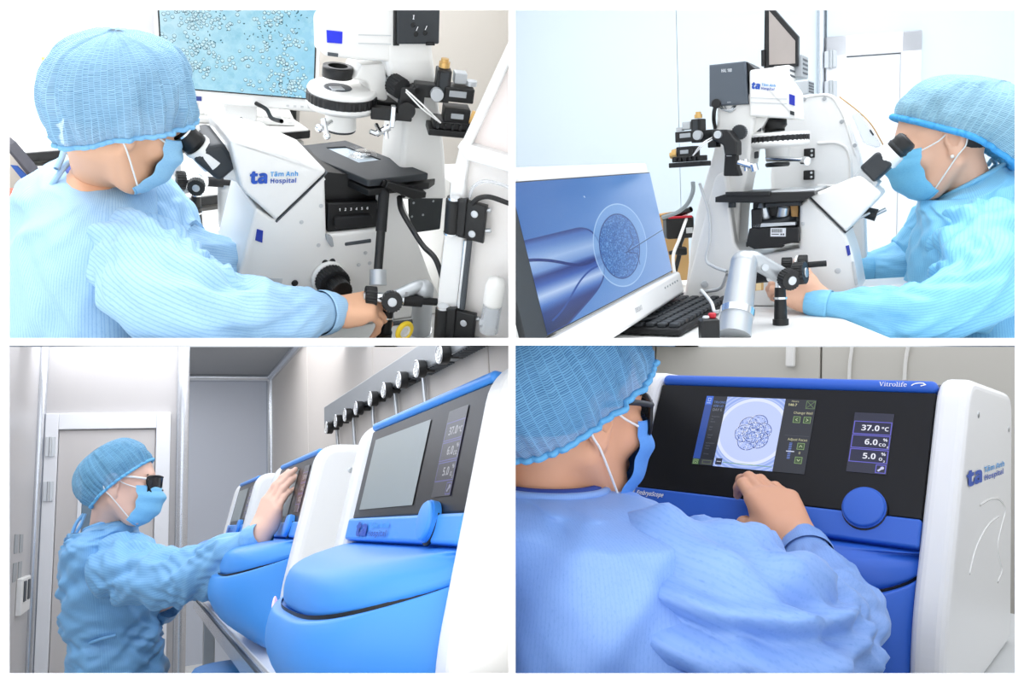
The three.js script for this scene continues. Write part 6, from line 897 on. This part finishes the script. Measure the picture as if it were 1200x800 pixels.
// ---------------------------------------------------------------- woman at the left microscope, seen from behind her right shoulder
{
  const f = S1.ax[0], up = S1.ax[1], rt = S1.ax[2], z = mixDir([[f, 1], [up, -.5], [rt, -.28]]), tip = S1.world(-.322, .352, .0), o = tip.clone().addScaledVector(z, -.131).addScaledVector(up, -.016), H = headFrame(o, z, up);
  const gown = gownMat(0xaed6f5), P = at;
  person({ base: P(100, 396, 1.5), room: 1, label: 'woman in blue gown bending to the eyepieces of the left microscope', head: H, headSize: .95, skin: SKIN(0xeab592), eyes: true, gown, hairMat: std(0x5d4636, .6), hair: { nape: -.1 },
    joints: { pelvis: P(100, 470, 1.48), chest: P(108, 290, 1.5), neck: P(122, 205, 1.52) },
    cap: { seed: 3, tau: .42, dip: .035, crease: .014, c: [0, -.007, .017], a: .088, b: .111, h: .145, backBulge: .1, sway: [0, -.0, -.01], mat: capMat(0xa9d6f2, .82, [4.6, 4]), bandMat: std(0x83bfe8, .7) },
    mask: phys(0x9fd2f3, .7, { map: maskTex, side: THREE.DoubleSide }),
    torso: { X: rt.clone(), Z: f.clone(), seed: 2.3, freq: 1.2, big: .016, mid: .009, sec: [[P(120, 197, 1.52), .066, .06, .06, .02], [P(113, 208, 1.51), .115, .08, .08], [P(104, 235, 1.5), .165, .09, .1], [P(100, 270, 1.5), .18, .1, .11], [P(100, 330, 1.49), .175, .11, .115], [P(103, 400, 1.47), .18, .13, .12], [P(105, 470, 1.45), .19, .14, .13]] },
    arms: [{ pts: [P(132, 285, 1.52), P(168, 310, 1.41), P(208, 354, 1.33), P(262, 372, 1.36), P(330, 370, 1.45), P(380, 366, 1.54)], elbow: P(215, 362, 1.33), wrist: P(385, 364, 1.55), radii: [.035, .07, .074, .064, .052, .036], seed: 1.2, freq: 1.25, big: .017, mid: .009, side: V(0, 1, 0), hand: { dir: V(.82, .12, -.5), back: V(.1, .75, .6), thumbSide: -1, size: .98, curl: [[.5, .6, .4], [.6, .7, .4], [.7, .8, .5], [.8, .8, .5]], thumb: [[.05, .04, -.03], [.085, .04, -.045], [.11, .03, -.05]] } },
      { pts: [P(150, 232, 1.62), P(182, 268, 1.62), P(206, 300, 1.6), P(240, 308, 1.62), P(290, 312, 1.66)], elbow: P(206, 300, 1.6), wrist: P(292, 312, 1.67), radii: [.08, .072, .065, .055, .042], seed: 6.2, side: V(0, 1, 0), hand: { dir: V(.8, 0, -.6), back: V(0, 1, .2), thumbSide: 1, curl: [[.5, .6, .4], [.6, .7, .4], [.7, .8, .5], [.8, .8, .5]] } }],
    ties: [[P(80, 190, 1.48), P(72, 200, 1.46), P(64, 212, 1.45), P(60, 218, 1.45)], [P(82, 180, 1.48), P(76, 176, 1.47), P(72, 186, 1.46), P(66, 198, 1.45)]], scrub: { c: P(122, 203, 1.52), r: [.062, .055] } });
}
// ---------------------------------------------------------------- woman at the right microscope, in profile
{
  const f = S2.ax[0], up = S2.ax[1], rt = S2.ax[2], z = mixDir([[f, 1], [up, -.2], [rt, -.1]]), o = at(1107, 163, 1.86), H = headFrame(o, z, up), gown = gownMat(0x8ad2f6, .48), P = at;
  person({ base: P(1140, 396, 1.8), room: 2, label: 'woman with pearl earring and blue gown at the right microscope', head: H, headSize: .98, skin: SKIN(0xf0bd9f), gown, hair: { front: 1.5 },
    joints: { pelvis: P(1160, 470, 1.8), chest: P(1150, 300, 1.88), neck: P(1138, 232, 1.9) },
    cap: { seed: 8, tau: .55, dip: .035, c: [0, .004, -.022], a: .089, b: .128, h: .122, backBulge: .5, sway: [0, -.02, -.05], mat: capMat(0xa8d4e4, .84, [4, 3]), bandMat: std(0x45a6e2, .6), band: .007 },
    mask: phys(0x7fcdf2, .7, { map: maskTex, side: THREE.DoubleSide }),
    torso: { X: rt.clone().negate(), Z: f.clone(), flip: true, seed: 4.1, freq: 1.3, big: .018, mid: .01, sec: [[P(1132, 216, 1.9), .072, .07, .07, .038], [P(1137, 229, 1.9), .125, .09, .09, .03], [P(1142, 250, 1.88), .18, .105, .11], [P(1146, 290, 1.87), .195, .125, .12], [P(1150, 340, 1.86), .19, .14, .125], [P(1152, 420, 1.84), .2, .15, .14], [P(1152, 480, 1.84), .2, .15, .14]] },
    arms: [{ pts: [P(1142, 272, 1.86), P(1150, 302, 1.71), P(1136, 346, 1.62), P(1082, 368, 1.62), P(1020, 364, 1.67), P(966, 357, 1.72)], elbow: P(1130, 358, 1.62), wrist: P(963, 354, 1.73), radii: [.05, .085, .074, .054, .044, .027], seed: 3.4, freq: 1.4, big: .017, mid: .009, side: V(0, 1, 0), hand: { dir: V(-.72, .4, -.38), back: V(-.25, .45, .85), thumbSide: 1, size: .9, curl: [[.6, .7, .4], [.65, .7, .4], [.7, .7, .4], [.75, .7, .4]], spread: .1, thumb: [[.045, .045, -.01], [.075, .066, -.008], [.1, .075, -.012]] }, nails: true },
      { pts: [P(1112, 258, 2.0), P(1086, 290, 2.02), P(1058, 312, 2.03), P(1012, 314, 2.03)], elbow: P(1062, 312, 2.03), wrist: P(1004, 314, 2.03), radii: [.075, .066, .055, .034], seed: 7.7, side: V(0, 1, 0), hand: { dir: V(-.98, 0, .02), back: V(0, 1, 0), thumbSide: -1, size: .95, curl: [[.5, .6, .4], [.6, .7, .4], [.7, .8, .5], [.8, .8, .5]] } }],
    ties: [[P(1158, 193, 1.92), P(1163, 187, 1.9), P(1167, 193, 1.9), P(1162, 199, 1.9), P(1172, 203, 1.9), P(1180, 216, 1.9)]], scrub: { c: P(1136, 226, 1.9), r: [.064, .058] } });
  const last = scene.children[scene.children.length - 1]; part(last, 'earring', new THREE.SphereGeometry(.004, 14, 10).translate(...H.world(.081, -.038, .0).sub(last.position).toArray()), phys(0xf6f2ea, .15, { clearcoat: 1 }));
}
// ---------------------------------------------------------------- woman standing at the row of incubators
{
  const f = mixDir([[R3.ax[0], 1], [R3.ax[2], .12]]), up = R3.ax[1], rt = f.clone().cross(up), z = mixDir([[f, 1], [up, -.08]]), H = headFrame(at(141, 567, 2.5), z, up), gown = gownMat(0x84bdea, .5), P = at, fl = R3.on(1, 140, 1200, -1.75);
  const foot = (k) => { const q = R3.loc(140, 700, 2.6); return R3.world(q.x + .02, -1.75, q.z + k); };
  person({ base: foot(0), room: 3, label: 'woman in blue gown and glasses reaching to the middle incubator', head: H, headSize: .96, skin: SKIN(0xf0c4ae), gown,
    joints: { pelvis: P(138, 830, 2.62), chest: P(128, 690, 2.58), neck: P(126, 618, 2.54) },
    legs: [-.1, .1].map((k) => [P(138, 840, 2.62).addScaledVector(rt, k), foot(0).lerp(P(138, 840, 2.62), .5).addScaledVector(rt, k), foot(0).addScaledVector(rt, k).addScaledVector(up, .07), foot(0).addScaledVector(rt, k).addScaledVector(f, .15).addScaledVector(up, .03)]),
    cap: { seed: 5, tau: .72, dip: .01, c: [0, .006, .004], a: .087, b: .103, h: .125, backBulge: .1, mat: capMat(0x8ac8ea, .72, [3, 2.6]), bandMat: std(0x6db9e6, .7) },
    mask: phys(0x86c9f0, .7, { map: maskTex, side: THREE.DoubleSide }),
    torso: { X: rt.clone(), Z: f.clone(), seed: 1.9, freq: 1.4, big: .018, mid: .011, sec: [[P(126, 612, 2.54), .075, .06, .06, .02], [P(124, 622, 2.55), .13, .08, .08, .02], [P(126, 642, 2.56), .18, .1, .105], [P(127, 685, 2.58), .185, .12, .118], [P(130, 730, 2.6), .17, .125, .12], [P(134, 760, 2.61), .175, .125, .11], [P(137, 800, 2.62), .2, .135, .125], [P(140, 950, 2.65), .23, .16, .15], [P(142, 1100, 2.7), .25, .19, .18]] },
    arms: [{ pts: [P(124, 654, 2.52), P(154, 668, 2.37), P(196, 678, 2.25), P(232, 672, 2.18), P(272, 650, 2.08), P(299, 632, 2.03)], elbow: P(212, 678, 2.22), wrist: P(303, 627, 2.025), radii: [.05, .08, .07, .06, .05, .033], seed: 4.4, freq: 1.3, big: .018, mid: .01, side: V(0, 1, 0), hand: { dir: V(.34, .88, -.3), back: V(-.55, .35, .75), thumbSide: -1, size: .98, curl: [[.02, .2, .15], [.08, .25, .2], [.15, .3, .2], [.25, .3, .2]], spread: .13 }, nails: true },
      { pts: [P(140, 652, 2.72), P(160, 690, 2.74), P(178, 712, 2.72), P(198, 706, 2.66)], elbow: P(172, 714, 2.72), wrist: P(206, 702, 2.58), radii: [.075, .065, .055, .045], seed: 9.2, side: V(0, 1, 0), hand: null }],
    ties: [[P(98, 602, 2.5), P(90, 612, 2.49), P(85, 624, 2.48), P(84, 636, 2.48)], [P(100, 602, 2.5), P(94, 616, 2.48), P(86, 630, 2.48)], [P(94, 758, 2.5), P(108, 752, 2.43), P(120, 748, 2.42), P(136, 744, 2.43)], [P(94, 756, 2.5), P(90, 750, 2.49), P(92, 764, 2.48), P(96, 770, 2.48), P(90, 778, 2.48)]], tieMat: gown });
  const me = scene.children[scene.children.length - 1], g = (p) => H.world(p.multiplyScalar(.96)).sub(me.position), gl = part(me, 'glasses', merge([tube([V(-.066, .0, .084), V(-.066, .018, .082), V(-.03, .026, .106), V(0, .024, .118), V(.03, .026, .106), V(.066, .018, .082), V(.066, 0, .084)].map(g), .0035, 60, 8), tube([V(-.066, .0, .084), V(-.05, -.026, .098), V(-.012, -.016, .12), V(.012, -.016, .12), V(.05, -.026, .098), V(.066, 0, .084)].map(g), .003, 60, 8)]), M.black);
  for (const s of [-1, 1]) { part(gl, 'lens', gridSurface(10, 10, (u, v) => [g(V(s * lerp(.012, .064, u), lerp(.022, -.022, v), .119 - Math.pow(u, 1.8) * .034)), u, v]), phys(0x33363c, .05, { transmission: .55, thickness: 0, side: THREE.DoubleSide })); part(gl, 'temple', tube([V(s * .066, .016, .082), V(s * .08, .02, .03), V(s * .081, .018, -.02)].map(g), .0034, 30, 8), M.white); }
}
// ---------------------------------------------------------------- person before the large incubator, seen from behind
{
  const z = V(.8, -.1, -.6).normalize(), up = V(.02, 1, .05).normalize(), H = headFrame(at(664, 478, 1.12), z, up), f = V(.82, 0, -.57).normalize(), rt = f.clone().cross(V(0, 1, 0)), gown = gownMat(0x83a9e6, .55, softTex), P = at;
  person({ base: P(660, 790, 1.05), room: 4, label: 'person in blue gown seen from behind touching the embryo screen', head: H, headSize: 1.04, skin: SKIN(0xe6ab88), gown, neckR: 1.15,
    joints: { pelvis: P(650, 900, 1.08), chest: P(655, 680, 1.1), neck: P(642, 585, 1.12) },
    cap: { seed: 11, tau: .66, c: [0, .01, -.004], a: .1, b: .124, h: .15, backBulge: .1, mat: capMat(0x78b4de, .8, [4.2, 3.6]), bandMat: std(0x66b0e0, .7) },
    mask: phys(0x5f9eea, .7, { map: maskTex, side: THREE.DoubleSide }),
    torso: { X: rt.clone(), Z: f.clone(), seed: 5.5, big: .024, mid: .008, freq: .8, sec: [[P(640, 570, 1.12), .085, .072, .072], [P(645, 584, 1.11), .14, .09, .09], [P(655, 606, 1.1), .19, .11, .115], [P(660, 660, 1.09), .205, .13, .13], [P(662, 740, 1.07), .205, .14, .14], [P(664, 840, 1.05), .22, .15, .15]] },
    arms: [{ pts: [P(738, 668, 1.1), P(800, 706, .985), P(880, 742, .98), P(945, 758, 1.05), P(972, 732, 1.13), P(962, 690, 1.21), P(944, 648, 1.29)], elbow: P(962, 745, 1.08), wrist: P(934, 634, 1.31), radii: [.04, .08, .085, .072, .058, .048, .036], seed: 2.7, freq: .75, big: .022, mid: .009, side: V(0, 1, 0), hand: { thumb: [[.045, .036, -.02], [.068, .038, -.036], [.08, .026, -.046]], dir: V(-.24, .62, -.74), back: V(.1, .62, .75), thumbSide: -1, size: 1.12, curl: [[.35, .75, .4], [.3, .65, .4], [.3, .65, .4], [.3, .6, .4]], spread: .12 }, nails: true },
      { pts: [P(560, 640, 1.28), P(585, 720, 1.3), P(640, 760, 1.32)], elbow: P(585, 720, 1.3), wrist: P(645, 765, 1.33), radii: [.08, .07, .05], seed: 8.8, side: V(0, 0, 1), hand: null }],
    ties: [], scrub: { c: P(640, 570, 1.12), r: [.074, .064] } });
  const me = scene.children[scene.children.length - 1], g = (p) => H.world(p.multiplyScalar(1.04)).sub(me.position), gl = part(me, 'glasses', merge([tube([V(-.068, .016, .08), V(-.03, .026, .106), V(0, .024, .118), V(.03, .026, .106), V(.068, .016, .08)].map(g), .004, 60, 8), tube([V(-.068, .014, .08), V(-.06, -.02, .09), V(-.02, -.022, .112), V(0, .008, .119), V(.02, -.022, .112), V(.06, -.02, .09), V(.068, .014, .08)].map(g), .003, 60, 8)]), M.black);
  for (const s of [-1, 1]) { part(gl, 'lens', gridSurface(10, 10, (u, v) => [g(V(s * lerp(.008, .066, u), lerp(.022, -.022, v), .119 - Math.pow(u, 1.8) * .036)), u, v]), phys(0x2a2c31, .05, { transmission: .5, thickness: 0, side: THREE.DoubleSide })); part(gl, 'temple', tube([V(s * .068, .016, .08), V(s * .083, .018, .03), V(s * .084, .012, -.02)].map(g), .0038, 30, 8), M.charcoal); }
}
finish();
renderer.render(scene, camera);
